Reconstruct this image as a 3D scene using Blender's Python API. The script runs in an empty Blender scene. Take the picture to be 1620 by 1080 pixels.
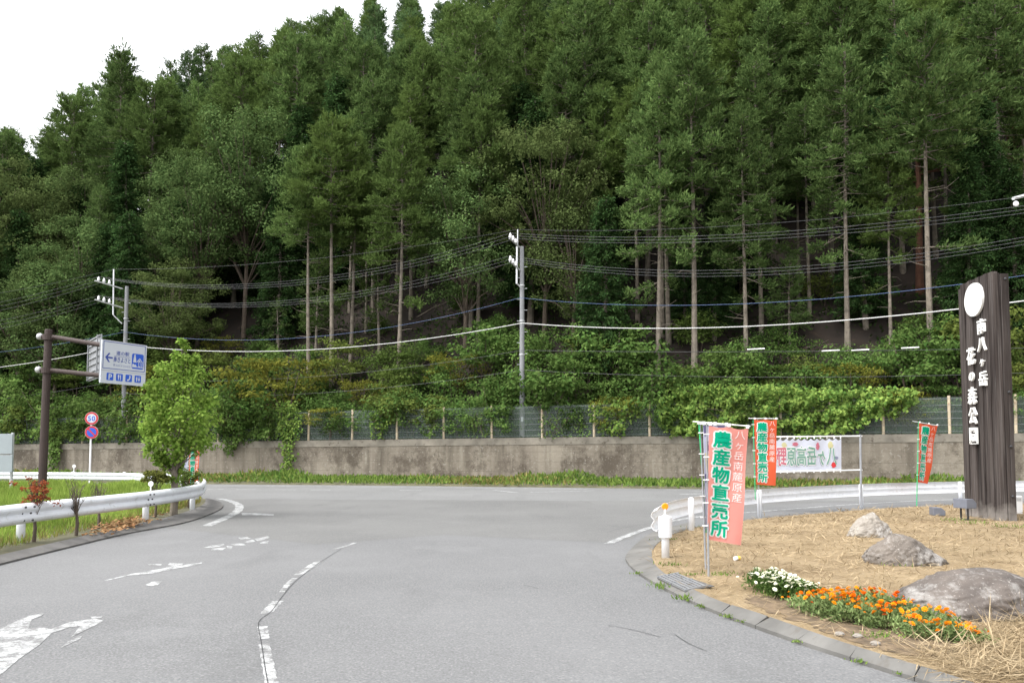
import bpy, bmesh, math, random
import numpy as np
from mathutils import Vector, Matrix
random.seed(7)
RNG = np.random.default_rng(11)
R = math.radians
SC = bpy.context.scene
COL = SC.collection

# ------------------------------------------------------------------ camera
F = 1240.0; CAMH = 1.65; PITCH = math.atan(69.3 / F); SHIFT = 105.7
cd = bpy.data.cameras.new('camera'); cam = bpy.data.objects.new('camera', cd); COL.objects.link(cam)
cam.location = (0, 0, CAMH); cam.rotation_euler = (R(90) + PITCH, 0, 0)
cd.sensor_width = 36; cd.lens = F / 1620 * 36; cd.shift_y = SHIFT / 1620
cd.clip_start = 0.05; cd.clip_end = 3000
SC.camera = cam

# ------------------------------------------------------------------ overcast daylight
SUN_EL, SUN_AZ = 60, 240          # azimuth clockwise from +Y: high, from the left
w = bpy.data.worlds.new('World'); SC.world = w; w.use_nodes = True
nt = w.node_tree; nt.nodes.clear()
sky = nt.nodes.new('ShaderNodeTexSky'); sky.sky_type = 'NISHITA'; sky.sun_disc = False
sky.sun_elevation = R(SUN_EL); sky.sun_rotation = R(SUN_AZ); sky.dust_density = 4.0; sky.air_density = 1.2
hs = nt.nodes.new('ShaderNodeHueSaturation'); hs.inputs['Saturation'].default_value = 0.10; hs.inputs['Value'].default_value = 2.3
tcw = nt.nodes.new('ShaderNodeTexCoord'); nzw = nt.nodes.new('ShaderNodeTexNoise'); nzw.inputs['Scale'].default_value = 2.2; nzw.inputs['Detail'].default_value = 5
mrw = nt.nodes.new('ShaderNodeMapRange'); mrw.inputs[1].default_value = .3; mrw.inputs[2].default_value = .7; mrw.inputs[3].default_value = .86; mrw.inputs[4].default_value = 1.12
mxw = nt.nodes.new('ShaderNodeVectorMath'); mxw.operation = 'SCALE'
bg = nt.nodes.new('ShaderNodeBackground'); bg.inputs['Strength'].default_value = 0.15
ow = nt.nodes.new('ShaderNodeOutputWorld')
nt.links.new(sky.outputs[0], hs.inputs['Color']); nt.links.new(hs.outputs[0], mxw.inputs[0])
nt.links.new(tcw.outputs['Generated'], nzw.inputs['Vector']); nt.links.new(nzw.outputs[0], mrw.inputs[0]); nt.links.new(mrw.outputs[0], mxw.inputs['Scale'])
nt.links.new(mxw.outputs[0], bg.inputs['Color']); nt.links.new(bg.outputs[0], ow.inputs[0])
sd = bpy.data.lights.new('sun', 'SUN'); sd.energy = 1.1; sd.angle = R(18); sd.color = (1, .96, .9)
so = bpy.data.objects.new('sun', sd); COL.objects.link(so)
_az, _el = R(SUN_AZ), R(SUN_EL)
_d = Vector((math.sin(_az) * math.cos(_el), math.cos(_az) * math.cos(_el), math.sin(_el)))
so.rotation_euler = _d.to_track_quat('Z', 'Y').to_euler(); so.location = _d * 60
SC.view_settings.view_transform = 'Standard'; SC.view_settings.look = 'None'; SC.view_settings.gamma = 1
SC.view_settings.exposure = 0.52
SC.render.engine = 'CYCLES'
SC.cycles.max_bounces = 6; SC.cycles.transparent_max_bounces = 12; SC.cycles.diffuse_bounces = 3
SC.cycles.use_denoising = True

# ------------------------------------------------------------------ photograph pixel (1620 x 1080) -> real point
def ray(px, py):
    a = (px - 810) / F; b = (540 + SHIFT - py) / F
    c, s = math.cos(PITCH), math.sin(PITCH)
    return Vector((a, c - b * s, s + b * c))
def gp(px, py, z=0.0):
    d = ray(px, py); t = (z - CAMH) / d.z
    return Vector((d.x * t, d.y * t, z))
def dp(px, py, Y):
    d = ray(px, py); t = Y / d.y
    return Vector((d.x * t, Y, CAMH + d.z * t))
def proj(p):
    c, s = math.cos(PITCH), math.sin(PITCH)
    y, z = p[1], p[2] - CAMH
    dep = y * c + z * s; up = -y * s + z * c
    return 810 + p[0] / dep * F, 540 + SHIFT - up / dep * F

# ------------------------------------------------------------------ tags
def tag(o, label=None, cat=None, group=None, kind=None):
    if label: o['label'] = label
    if cat: o['category'] = cat
    if group: o['group'] = group
    if kind: o['kind'] = kind
    return o
def thing(name, label, cat, loc=(0, 0, 0), rz=0, group=None):
    o = bpy.data.objects.new(name, None); COL.objects.link(o)
    o.location = loc; o.rotation_euler = (0, 0, rz); o.empty_display_size = .1
    return tag(o, label, cat, group)
def copy_tree(o, parent=None):
    c = o.copy(); COL.objects.link(c); c.parent = parent
    if parent is not None: c.matrix_parent_inverse = o.matrix_parent_inverse
    for ch in list(o.children): copy_tree(ch, c)
    return c

# ------------------------------------------------------------------ mesh collector
class MB:
    def __init__(s): s.v = []; s.f = []
    def add(s, vs, fs):
        n = len(s.v); s.v += [tuple(v) for v in vs]; s.f += [tuple(i + n for i in f) for f in fs]
    def box(s, c, size, ax=None):
        x, y, z = size[0] / 2, size[1] / 2, size[2] / 2
        vs = [Vector((i * x, j * y, k * z)) for i in (-1, 1) for j in (-1, 1) for k in (-1, 1)]
        if ax is not None: vs = [ax @ v for v in vs]
        c = Vector(c)
        s.add([v + c for v in vs], [(0, 1, 3, 2), (4, 6, 7, 5), (0, 4, 5, 1), (2, 3, 7, 6), (0, 2, 6, 4), (1, 5, 7, 3)])
    def tube(s, pts, r, n=8, cap=True):
        pts = [Vector(p) for p in pts]
        rs = r if isinstance(r, (list, tuple)) else [r] * len(pts)
        vs = []; fs = []; up = None
        for i, p in enumerate(pts):
            t = (pts[min(i + 1, len(pts) - 1)] - pts[max(i - 1, 0)]).normalized()
            if up is None: up = Vector((1, 0, 0)) if abs(t.z) > .9 else Vector((0, 0, 1))
            a = t.cross(up)
            if a.length < 1e-5: a = t.cross(Vector((0, 1, 0)))
            a.normalize(); b = t.cross(a).normalized(); up = -b if False else up
            for k in range(n):
                an = 2 * math.pi * k / n
                vs.append(p + (a * math.cos(an) + b * math.sin(an)) * rs[i])
        for i in range(len(pts) - 1):
            for k in range(n):
                fs.append((i * n + k, i * n + (k + 1) % n, (i + 1) * n + (k + 1) % n, (i + 1) * n + k))
        if cap:
            fs.append(tuple(reversed(range(n)))); fs.append(tuple((len(pts) - 1) * n + k for k in range(n)))
        s.add(vs, fs)
    def lathe(s, prof, c=(0, 0, 0), n=16, ax=None):
        c = Vector(c); vs = []; fs = []
        for (r, z) in prof:
            for k in range(n):
                v = Vector((r * math.cos(2 * math.pi * k / n), r * math.sin(2 * math.pi * k / n), z))
                vs.append(c + (ax @ v if ax is not None else v))
        for i in range(len(prof) - 1):
            for k in range(n):
                fs.append((i * n + k, i * n + (k + 1) % n, (i + 1) * n + (k + 1) % n, (i + 1) * n + k))
        fs.append(tuple(reversed(range(n)))); fs.append(tuple((len(prof) - 1) * n + k for k in range(n)))
        s.add(vs, fs)
    def prism(s, poly, z0, z1, fn=None):
        n = len(poly)
        vs = [Vector((p[0], p[1], z0)) for p in poly] + [Vector((p[0], p[1], z1)) for p in poly]
        if fn: vs = [fn(v.x, v.y, v.z) for v in vs]
        fs = [tuple(reversed(range(n))), tuple(range(n, 2 * n))] + [(i, (i + 1) % n, n + (i + 1) % n, n + i) for i in range(n)]
        s.add(vs, fs)
    def build(s, name, m, parent=None, smooth=False, bevel=0):
        me = bpy.data.meshes.new(name); me.from_pydata(s.v, [], s.f); me.update()
        if bevel or True:
            bm = bmesh.new(); bm.from_mesh(me); bmesh.ops.recalc_face_normals(bm, faces=bm.faces); bm.to_mesh(me); bm.free()
        o = bpy.data.objects.new(name, me); COL.objects.link(o)
        me.materials.append(m)
        if smooth:
            me.shade_smooth()
        if bevel:
            b = o.modifiers.new('bevel', 'BEVEL'); b.width = bevel; b.segments = 2; b.limit_method = 'ANGLE'
        if parent is not None:
            o.parent = parent
        return o
def np_mesh(name, V, n_per, m, parent=None):
    """V: (k*n_per,3) array; every n_per vertices are one face."""
    V = np.asarray(V, dtype=np.float32); nf = len(V) // n_per
    me = bpy.data.meshes.new(name); me.vertices.add(len(V)); me.vertices.foreach_set('co', V.ravel())
    me.loops.add(len(V)); me.loops.foreach_set('vertex_index', np.arange(len(V), dtype=np.int32))
    me.polygons.add(nf); me.polygons.foreach_set('loop_start', np.arange(0, len(V), n_per, dtype=np.int32))
    me.update(calc_edges=True); me.materials.append(m)
    o = bpy.data.objects.new(name, me); COL.objects.link(o)
    if parent is not None: o.parent = parent
    return o
def rel(pts, o):
    o = Vector(o); return [Vector(p) - o for p in pts]

# ------------------------------------------------------------------ materials
def new_mat(name):
    m = bpy.data.materials.new(name); m.use_nodes = True
    n = m.node_tree; b = n.nodes['Principled BSDF']
    return m, n, b
def mixc(n, fac, a, b, blend='MIX'):
    mx = n.nodes.new('ShaderNodeMix'); mx.data_type = 'RGBA'; mx.blend_type = blend; mx.clamp_result = False
    for i, s in ((0, fac), (6, a), (7, b)):
        if hasattr(s, 'is_linked'): n.links.new(s, mx.inputs[i])
        elif i == 0: mx.inputs[0].default_value = s
        else: mx.inputs[i].default_value = (*s, 1)
    return mx.outputs[2]
def noise(n, scale, detail=4, coord='Object', stretch=None, rough=.55):
    tc = n.nodes.new('ShaderNodeTexCoord'); src = tc.outputs[coord]
    if stretch:
        mp = n.nodes.new('ShaderNodeMapping'); mp.inputs['Scale'].default_value = stretch
        n.links.new(src, mp.inputs[0]); src = mp.outputs[0]
    t = n.nodes.new('ShaderNodeTexNoise'); t.inputs['Scale'].default_value = scale; t.inputs['Detail'].default_value = detail; t.inputs['Roughness'].default_value = rough
    n.links.new(src, t.inputs['Vector']); return t.outputs[0]
def ramp(n, src, lo, hi, a=0., b=1.):
    m = n.nodes.new('ShaderNodeMapRange'); n.links.new(src, m.inputs[0])
    for i, v in ((1, lo), (2, hi), (3, a), (4, b)): m.inputs[i].default_value = v
    return m.outputs[0]
def bump(n, b, src, strength=.3, dist=.02):
    u = n.nodes.new('ShaderNodeBump'); u.inputs['Strength'].default_value = strength; u.inputs['Distance'].default_value = dist
    n.links.new(src, u.inputs['Height']); n.links.new(u.outputs[0], b.inputs['Normal'])
def plain(name, c, rough=.6, metal=0, var=.12, scale=6, dirt=None):
    m, n, b = new_mat(name)
    f = ramp(n, noise(n, scale), .3, .7)
    c2 = tuple(x * (1 - 2 * var) for x in c)
    o = mixc(n, f, c, c2)
    if dirt:
        f2 = ramp(n, noise(n, scale * 2.7, 6), .58, .72); o = mixc(n, f2, o, dirt)
    n.links.new(o, b.inputs['Base Color']); b.inputs['Roughness'].default_value = rough; b.inputs['Metallic'].default_value = metal
    return m
def foliage(name, c1, c2, trans=.3, var=.35, yellow=None, gloss=.0):
    m, n, b = new_mat(name)
    n.nodes.remove(b); out = n.nodes['Material Output']
    g = n.nodes.new('ShaderNodeNewGeometry'); oi = n.nodes.new('ShaderNodeObjectInfo')
    col = mixc(n, g.outputs['Random Per Island'], c1, c2)
    cl = ramp(n, noise(n, .45, 3), .32, .68, .72, 1.28)
    rv = ramp(n, oi.outputs['Random'], 0, 1, 1 - var, 1 + var)
    mu = n.nodes.new('ShaderNodeMath'); mu.operation = 'MULTIPLY'; n.links.new(cl, mu.inputs[0]); n.links.new(rv, mu.inputs[1])
    sc = n.nodes.new('ShaderNodeVectorMath'); sc.operation = 'SCALE'; n.links.new(col, sc.inputs[0]); n.links.new(mu.outputs[0], sc.inputs['Scale'])
    col = sc.outputs[0]
    if yellow:
        tw = n.nodes.new('ShaderNodeMath'); tw.operation = 'MULTIPLY'; n.links.new(oi.outputs['Random'], tw.inputs[0]); tw.inputs[1].default_value = 7.31
        fr = n.nodes.new('ShaderNodeMath'); fr.operation = 'FRACT'; n.links.new(tw.outputs[0], fr.inputs[0])
        col = mixc(n, ramp(n, fr.outputs[0], .45, 1, 0, .75), col, yellow)
    d = n.nodes.new('ShaderNodeBsdfDiffuse'); t = n.nodes.new('ShaderNodeBsdfTranslucent'); mx = n.nodes.new('ShaderNodeMixShader'); mx.inputs[0].default_value = trans
    n.links.new(col, d.inputs[0]); n.links.new(col, t.inputs[0]); n.links.new(d.outputs[0], mx.inputs[1]); n.links.new(t.outputs[0], mx.inputs[2])
    last = mx.outputs[0]
    if gloss:
        gl = n.nodes.new('ShaderNodeBsdfGlossy'); gl.inputs['Roughness'].default_value = .45; gl.inputs[0].default_value = (1, 1, 1, 1)
        m2 = n.nodes.new('ShaderNodeMixShader'); m2.inputs[0].default_value = gloss
        n.links.new(last, m2.inputs[1]); n.links.new(gl.outputs[0], m2.inputs[2]); last = m2.outputs[0]
    n.links.new(last, out.inputs[0])
    return m

def asphalt(name, c, c2):
    m, n, b = new_mat(name)
    a = ramp(n, noise(n, 48, 5, rough=.7), .32, .68)
    o = mixc(n, a, tuple(x * .4 for x in c), tuple(x * 1.55 for x in c))
    o = mixc(n, ramp(n, noise(n, .22, 5), .38, .66), o, c2)
    o = mixc(n, ramp(n, noise(n, 1.1, 6, stretch=(1, .25, 1)), .56, .75, 0, .55), o, tuple(x * .66 for x in c))
    o = mixc(n, ramp(n, noise(n, .5, 7, rough=.7), .55, .62, 0, .35), o, tuple(x * 1.35 for x in c))
    v = n.nodes.new('ShaderNodeTexVoronoi'); v.feature = 'F1'; v.inputs['Scale'].default_value = 62
    tc = n.nodes.new('ShaderNodeTexCoord'); n.links.new(tc.outputs['Object'], v.inputs['Vector'])
    sp = n.nodes.new('ShaderNodeSeparateColor'); n.links.new(v.outputs['Color'], sp.inputs[0])
    o = mixc(n, ramp(n, sp.outputs[0], .72, 1, 0, .3), o, (.28, .28, .275)); o = mixc(n, ramp(n, sp.outputs[1], .65, 1, 0, .3), o, (.045, .045, .046))
    n.links.new(o, b.inputs['Base Color']); b.inputs['Roughness'].default_value = .88
    bump(n, b, v.outputs['Distance'], .25, .006)
    return m
M = {}
M['asphalt'] = asphalt('worn_asphalt', (.118, .119, .121), (.142, .143, .145))
M['road'] = asphalt('main_road_asphalt', (.135, .136, .135), (.155, .156, .155))
M['patch'] = asphalt('junction_asphalt', (.108, .108, .106), (.13, .13, .127))
def paint_mat():
    m, n, b = new_mat('worn_road_paint')
    f = ramp(n, noise(n, 4.5, 10, rough=.85), .44, .56)
    f2 = ramp(n, noise(n, 60, 4, rough=.7), .42, .62, 0, .8)
    o = mixc(n, f2, (.46, .47, .47), (.2, .2, .2)); o = mixc(n, f, o, (.115, .115, .115))
    n.links.new(o, b.inputs['Base Color']); b.inputs['Roughness'].default_value = .75
    return m
M['paint'] = paint_mat()
def wall_mat():
    m, n, b = new_mat('stained_concrete')
    o = mixc(n, ramp(n, noise(n, .5, 6), .3, .7), (.25, .22, .175), (.165, .14, .112))
    o = mixc(n, ramp(n, noise(n, 1.2, 7, stretch=(1.4, 1.4, .12)), .45, .68, 0, .8), o, (.085, .07, .052))
    o = mixc(n, ramp(n, noise(n, 2.4, 6, stretch=(1.3, 1.3, .1)), .6, .75, 0, .5), o, (.36, .33, .27))
    o = mixc(n, ramp(n, noise(n, .3, 9, rough=.8), .49, .60, 0, .9), o, (.07, .055, .04))
    o = mixc(n, ramp(n, noise(n, 9, 5), .6, .7, 0, .6), o, (.33, .31, .27))
    tc = n.nodes.new('ShaderNodeTexCoord'); sx = n.nodes.new('ShaderNodeSeparateXYZ'); n.links.new(tc.outputs['Object'], sx.inputs[0])
    mm = n.nodes.new('ShaderNodeMath'); mm.operation = 'PINGPONG'; mm.inputs[1].default_value = .28; n.links.new(sx.outputs[2], mm.inputs[0])
    o = mixc(n, ramp(n, mm.outputs[0], 0, .02, .5, 0), o, (.07, .06, .048))
    n.links.new(o, b.inputs['Base Color']); b.inputs['Roughness'].default_value = .9
    bump(n, b, noise(n, 6, 8), .5, .05)
    return m
M['wall'] = wall_mat()
M['cap'] = plain('weathered_concrete_cap', (.25, .225, .185), .9, var=.22, scale=1.6, dirt=(.07, .055, .04))
M['kerb'] = plain('kerb_concrete', (.155, .15, .14), .9, var=.22, scale=2, dirt=(.10, .09, .078))
M['dark_kerb'] = plain('dark_kerb_concrete', (.12, .115, .11), .9, var=.2, scale=3, dirt=(.06, .055, .05))
M['white_steel'] = plain('white_painted_steel', (.76, .78, .82), .38, var=.06, scale=2.5, dirt=(.5, .5, .5))
M['back_steel'] = plain('galvanised_steel', (.55, .56, .57), .45, .35, var=.15, scale=5, dirt=(.3, .29, .28))
M['white_back'] = plain('dusty_white_steel', (.82, .83, .85), .45, var=.06, scale=4, dirt=(.6, .59, .57))
M['bolt'] = plain('dark_bolt', (.06, .06, .065), .5, .5)
M['brown_steel'] = plain('brown_painted_steel', (.045, .028, .024), .75, var=.1)
M['sign_white'] = plain('sign_white', (.52, .55, .60), .4, var=.03, scale=1)
M['panel_grey'] = plain('panel_grey', (.30, .34, .36), .45, var=.05, scale=2)
M['sign_blue'] = plain('sign_blue', (.015, .09, .52), .4, var=.04, scale=1)
M['sign_navy'] = plain('sign_navy', (.03, .06, .30), .4, var=.04, scale=1)
M['sign_red'] = plain('sign_red', (.50, .025, .03), .4, var=.04, scale=1)
M['alu'] = plain('sign_back_aluminium', (.30, .31, .33), .45, .3, var=.08)
M['pole'] = plain('concrete_pole', (.24, .245, .255), .8, var=.12, scale=2)
M['galv'] = plain('pole_hardware', (.72, .74, .76), .4, .2, var=.05)
M['porcelain'] = plain('white_porcelain', (.9, .9, .92), .2, var=.02)
M['wire'] = plain('grey_wire', (.06, .063, .068), .5, var=.05)
M['black_wire'] = plain('black_wire', (.03, .032, .035), .5, var=.05)
M['blue_wire'] = plain('blue_wire', (.03, .07, .18), .5, var=.05)
M['white_wire'] = plain('white_cable', (.5, .5, .49), .5, var=.05)
M['post_wood'] = plain('rusty_pale_post', (.58, .48, .34), .8, var=.15, scale=4, dirt=(.26, .11, .05))
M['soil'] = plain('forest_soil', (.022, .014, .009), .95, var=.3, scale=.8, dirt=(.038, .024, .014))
M['earth'] = plain('grass_earth', (.10, .095, .05), .95, var=.25, scale=2, dirt=(.16, .13, .07))
M['bark'] = plain('grey_brown_bark', (.23, .195, .155), .9, var=.3, scale=3, dirt=(.10, .08, .065))
M['pine_bark'] = plain('red_pine_bark', (.17, .075, .045), .9, var=.25, scale=3, dirt=(.06, .04, .03))
M['twig'] = plain('shrub_wood', (.10, .075, .055), .9, var=.2, scale=6)
M['larch'] = foliage('larch_needles', (.052, .096, .030), (.145, .212, .070), .33, .25, yellow=(.11, .16, .04))
M['larch_blue'] = foliage('larch_needles_blue', (.048, .092, .037), (.128, .195, .078), .28, .25)
M['cedar'] = foliage('cedar_needles', (.022, .05, .017), (.05, .09, .028), .22, .25)
M['pine'] = foliage('pine_needles', (.024, .056, .022), (.048, .088, .028), .2, .2)
M['broad'] = foliage('broad_leaves', (.050, .092, .030), (.115, .168, .058), .3, .25, yellow=(.085, .105, .035))
M['shrub'] = foliage('shrub_leaves', (.05, .105, .025), (.12, .185, .05), .33, .3, yellow=(.13, .15, .035))
M['maple'] = foliage('yellowing_leaves', (.11, .125, .025), (.19, .19, .035), .35, .2)
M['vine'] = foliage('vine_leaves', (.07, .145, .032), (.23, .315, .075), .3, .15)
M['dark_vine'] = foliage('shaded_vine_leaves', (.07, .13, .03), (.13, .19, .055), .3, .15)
M['young'] = foliage('young_tree_leaves', (.125, .235, .035), (.31, .43, .095), .4, .1)
M['olive'] = foliage('olive_leaves', (.10, .12, .03), (.16, .17, .045), .3, .15)
M['red_leaf'] = foliage('red_leaves', (.20, .05, .025), (.33, .11, .05), .35, .1)
M['grass'] = foliage('lawn_grass', (.13, .21, .035), (.29, .37, .085), .4, .1)
M['weed'] = foliage('verge_weeds', (.07, .14, .03), (.22, .30, .07), .35, .1)
M['weed_dry'] = foliage('dry_verge_grass', (.17, .16, .05), (.28, .25, .09), .35, .1)
M['straw'] = foliage('dry_cut_grass', (.19, .138, .078), (.42, .335, .215), .15, .1)
M['litter'] = foliage('fallen_leaves', (.24, .12, .06), (.38, .25, .13), .2, .1)
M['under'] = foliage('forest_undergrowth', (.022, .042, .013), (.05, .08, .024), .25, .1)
M['petal_o'] = foliage('orange_petals', (.78, .20, .01), (.90, .42, .02), .25, .2)
M['petal_r'] = foliage('red_orange_petals', (.72, .09, .008), (.85, .20, .01), .25, .2)
M['petal_w'] = foliage('cream_petals', (.80, .80, .60), (.92, .92, .80), .25, .1)
M['marigold'] = foliage('marigold_leaves', (.13, .20, .07), (.27, .34, .14), .3, .2)
def straw_ground():
    m, n, b = new_mat('straw_ground')
    o = mixc(n, ramp(n, noise(n, 1.3, 6), .35, .65), (.18, .13, .072), (.275, .21, .128))
    o = mixc(n, ramp(n, noise(n, 30, 4, stretch=(1, 3, 1)), .45, .7), o, (.26, .18, .08))
    o = mixc(n, ramp(n, noise(n, .7, 6, rough=.65), .50, .68, 0, .8), o, (.15, .10, .05))
    n.links.new(o, b.inputs['Base Color']); b.inputs['Roughness'].default_value = .95
    bump(n, b, noise(n, 45, 4), .8, .03)
    return m
M['straw_ground'] = straw_ground()
M['bed'] = plain('bare_bed_soil', (.17, .12, .072), .95, var=.3, scale=7, dirt=(.30, .22, .12))
def rock_mat(name, a, b_, c):
    m, n, b = new_mat(name)
    o = mixc(n, ramp(n, noise(n, 2.2, 8, stretch=(1, 1, .6)), .36, .64), a, b_)
    g = n.nodes.new('ShaderNodeNewGeometry'); sx = n.nodes.new('ShaderNodeSeparateXYZ'); n.links.new(g.outputs['Normal'], sx.inputs[0])
    o = mixc(n, ramp(n, noise(n, 2.6, 9, stretch=(1.5, .8, 1), rough=.75), .50, .66, 0, .85), o, c)
    o = mixc(n, ramp(n, noise(n, 40, 3), .62, .75, 0, .6), o, (.5, .46, .42))
    n.links.new(o, b.inputs['Base Color']); b.inputs['Roughness'].default_value = .85
    bump(n, b, noise(n, 14, 8), .6, .03)
    return m
M['rock_a'] = rock_mat('tan_rock', (.27, .245, .21), (.15, .13, .11), (.40, .385, .365))
M['rock_b'] = rock_mat('brown_grey_rock', (.15, .128, .108), (.075, .062, .052), (.36, .345, .325))
M['rock_c'] = rock_mat('large_brown_rock', (.11, .092, .080), (.052, .043, .038), (.29, .28, .265))
def plank_mat():
    m, n, b = new_mat('weathered_dark_wood')
    oi = n.nodes.new('ShaderNodeObjectInfo')
    f = noise(n, 5, 7, stretch=(3.2, 3.2, .09), rough=.65)
    o = mixc(n, ramp(n, f, .34, .64), (.016, .012, .011), (.072, .060, .055))
    o = mixc(n, ramp(n, noise(n, 14, 4, stretch=(3, 3, .05)), .55, .7, 0, .6), o, (.14, .13, .126))
    tc = n.nodes.new('ShaderNodeTexCoord'); sx = n.nodes.new('ShaderNodeSeparateXYZ'); n.links.new(tc.outputs['Object'], sx.inputs[0])
    fz = n.nodes.new('ShaderNodeMath'); fz.operation = 'ADD'; n.links.new(ramp(n, sx.outputs[2], .05, .6, .45, -.2), fz.inputs[0]); n.links.new(noise(n, 3, 5), fz.inputs[1])
    o = mixc(n, ramp(n, fz.outputs[0], .55, .95, 0, .7), o, (.26, .24, .22))
    sc = n.nodes.new('ShaderNodeVectorMath'); sc.operation = 'SCALE'; n.links.new(o, sc.inputs[0]); n.links.new(ramp(n, oi.outputs['Random'], 0, 1, .75, 1.3), sc.inputs['Scale'])
    n.links.new(sc.outputs[0], b.inputs['Base Color']); b.inputs['Roughness'].default_value = .95; b.inputs['Specular IOR Level'].default_value = .2
    bump(n, b, f, .4, .02)
    return m
M['plank'] = plank_mat()
M['letter'] = plain('white_letter_paint', (.80, .80, .78), .6, var=.06, scale=8)
M['lamp_grey'] = plain('grey_lamp_housing', (.14, .15, .18), .5, var=.08)
def cloth(name, c, var=.06):
    m, n, b = new_mat(name)
    n.nodes.remove(b); out = n.nodes['Material Output']
    o = mixc(n, ramp(n, noise(n, 3, 4), .3, .7), c, tuple(x * (1 - 2 * var) for x in c))
    d = n.nodes.new('ShaderNodeBsdfDiffuse'); t = n.nodes.new('ShaderNodeBsdfTranslucent'); mx = n.nodes.new('ShaderNodeMixShader'); mx.inputs[0].default_value = .42
    n.links.new(o, d.inputs[0]); n.links.new(o, t.inputs[0]); n.links.new(d.outputs[0], mx.inputs[1]); n.links.new(t.outputs[0], mx.inputs[2]); n.links.new(mx.outputs[0], out.inputs[0])
    return m
M['faded_red'] = cloth('faded_red_cloth', (.82, .38, .33))
M['red_cloth'] = cloth('orange_red_cloth', (.76, .16, .075))
M['white_cloth'] = cloth('white_cloth', (.70, .72, .80))
M['blue_cloth'] = cloth('pale_blue_printed_cloth', (.52, .54, .66))
M['cloth_green'] = cloth('green_print', (.01, .50, .30))
M['cloth_white'] = cloth('white_print', (.9, .89, .87))
M['pale_green'] = cloth('pale_green_print', (.26, .46, .38))
M['pale_pink'] = cloth('pale_pink_print', (.66, .22, .28))
M['pale_grey'] = cloth('pale_grey_print', (.30, .32, .42))
M['pale_yellow'] = cloth('pale_yellow_print', (.66, .62, .36))
M['purple_print'] = cloth('purple_print', (.16, .15, .27))
M['green_pole'] = plain('green_plastic_pole', (.03, .42, .16), .4, var=.04)
M['white_plastic'] = plain('white_plastic', (.8, .8, .8), .4, var=.04)
M['orange_lens'] = plain('orange_reflector', (.95, .30, .01), .3, var=.03)
M['grate'] = plain('steel_grate', (.24, .245, .255), .5, .3, var=.1)
M['dark'] = plain('dark_gap', (.03, .03, .032), .9)
M['yellow_can'] = plain('yellow_label', (.75, .5, .08), .4)
def netting():
    m, n, b = new_mat('wire_netting')
    out = n.nodes['Material Output']
    tr = n.nodes.new('ShaderNodeBsdfTransparent'); mx = n.nodes.new('ShaderNodeMixShader'); mx.inputs[0].default_value = .3
    b.inputs['Base Color'].default_value = (.15, .20, .17, 1); b.inputs['Roughness'].default_value = .6
    n.links.new(tr.outputs[0], mx.inputs[1]); n.links.new(b.outputs[0], mx.inputs[2]); n.links.new(mx.outputs[0], out.inputs[0])
    return m
M['netting'] = netting()

# ------------------------------------------------------------------ lettering
def glyph(ch, offset=0., res=3):
    cu = bpy.data.curves.new('glyph', 'FONT'); cu.body = ch; cu.size = 1; cu.offset = offset; cu.resolution_u = res
    cu.align_x = 'CENTER'
    ob = bpy.data.objects.new('glyph', cu); COL.objects.link(ob)
    dg = bpy.context.evaluated_depsgraph_get()
    me = bpy.data.meshes.new_from_object(ob.evaluated_get(dg))
    vs = [tuple(v.co) for v in me.vertices]; fs = [tuple(p.vertices) for p in me.polygons]
    bpy.data.objects.remove(ob); bpy.data.curves.remove(cu); bpy.data.meshes.remove(me)
    return vs, fs
_gc = {}
def put_text(mb, s, fn, x, y, cw, ch, offset=0., z=0., depth=0., vertical=True, gap=1.0):
    """Characters centred on x, first cell's top at y (vertical), or starting at left x with centre line y (horizontal)."""
    for i, c in enumerate(s):
        if c == ' ': continue
        k = (c, offset)
        if k not in _gc: _gc[k] = glyph(c, offset)
        vs, fs = _gc[k]
        if vertical: ox, oy = x, y - (i + .5) * ch * gap
        else: ox, oy = x + (i + .5) * cw * gap, y
        P = [fn(ox + vx * cw, oy + (vy - .36) * ch, z) for vx, vy, _ in vs]
        if depth:
            n = len(P); Q = [fn(ox + vx * cw, oy + (vy - .36) * ch, z + depth) for vx, vy, _ in vs]
            edges = {}
            for f in fs:
                for a, b in zip(f, f[1:] + f[:1]): edges[(a, b)] = 1
            side = [(a, b, b + n, a + n) for (a, b) in edges if (b, a) not in edges]
            mb.add(P + Q, [tuple(j + n for j in f) for f in fs] + side)
        else: mb.add(P, fs)

def bold_text(mb, s, fn, *a, bx=.01, by=.005, n=6, dz=.0003, **k):
    """the same characters stamped round a small ellipse, each stamp a hair above the last"""
    for i in range(n):
        an = 2 * math.pi * i / n
        put_text(mb, s, (lambda x, y, z, i=i, an=an: fn(x + bx * math.cos(an), y + by * math.sin(an), z + dz * i)), *a, **k)
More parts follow.
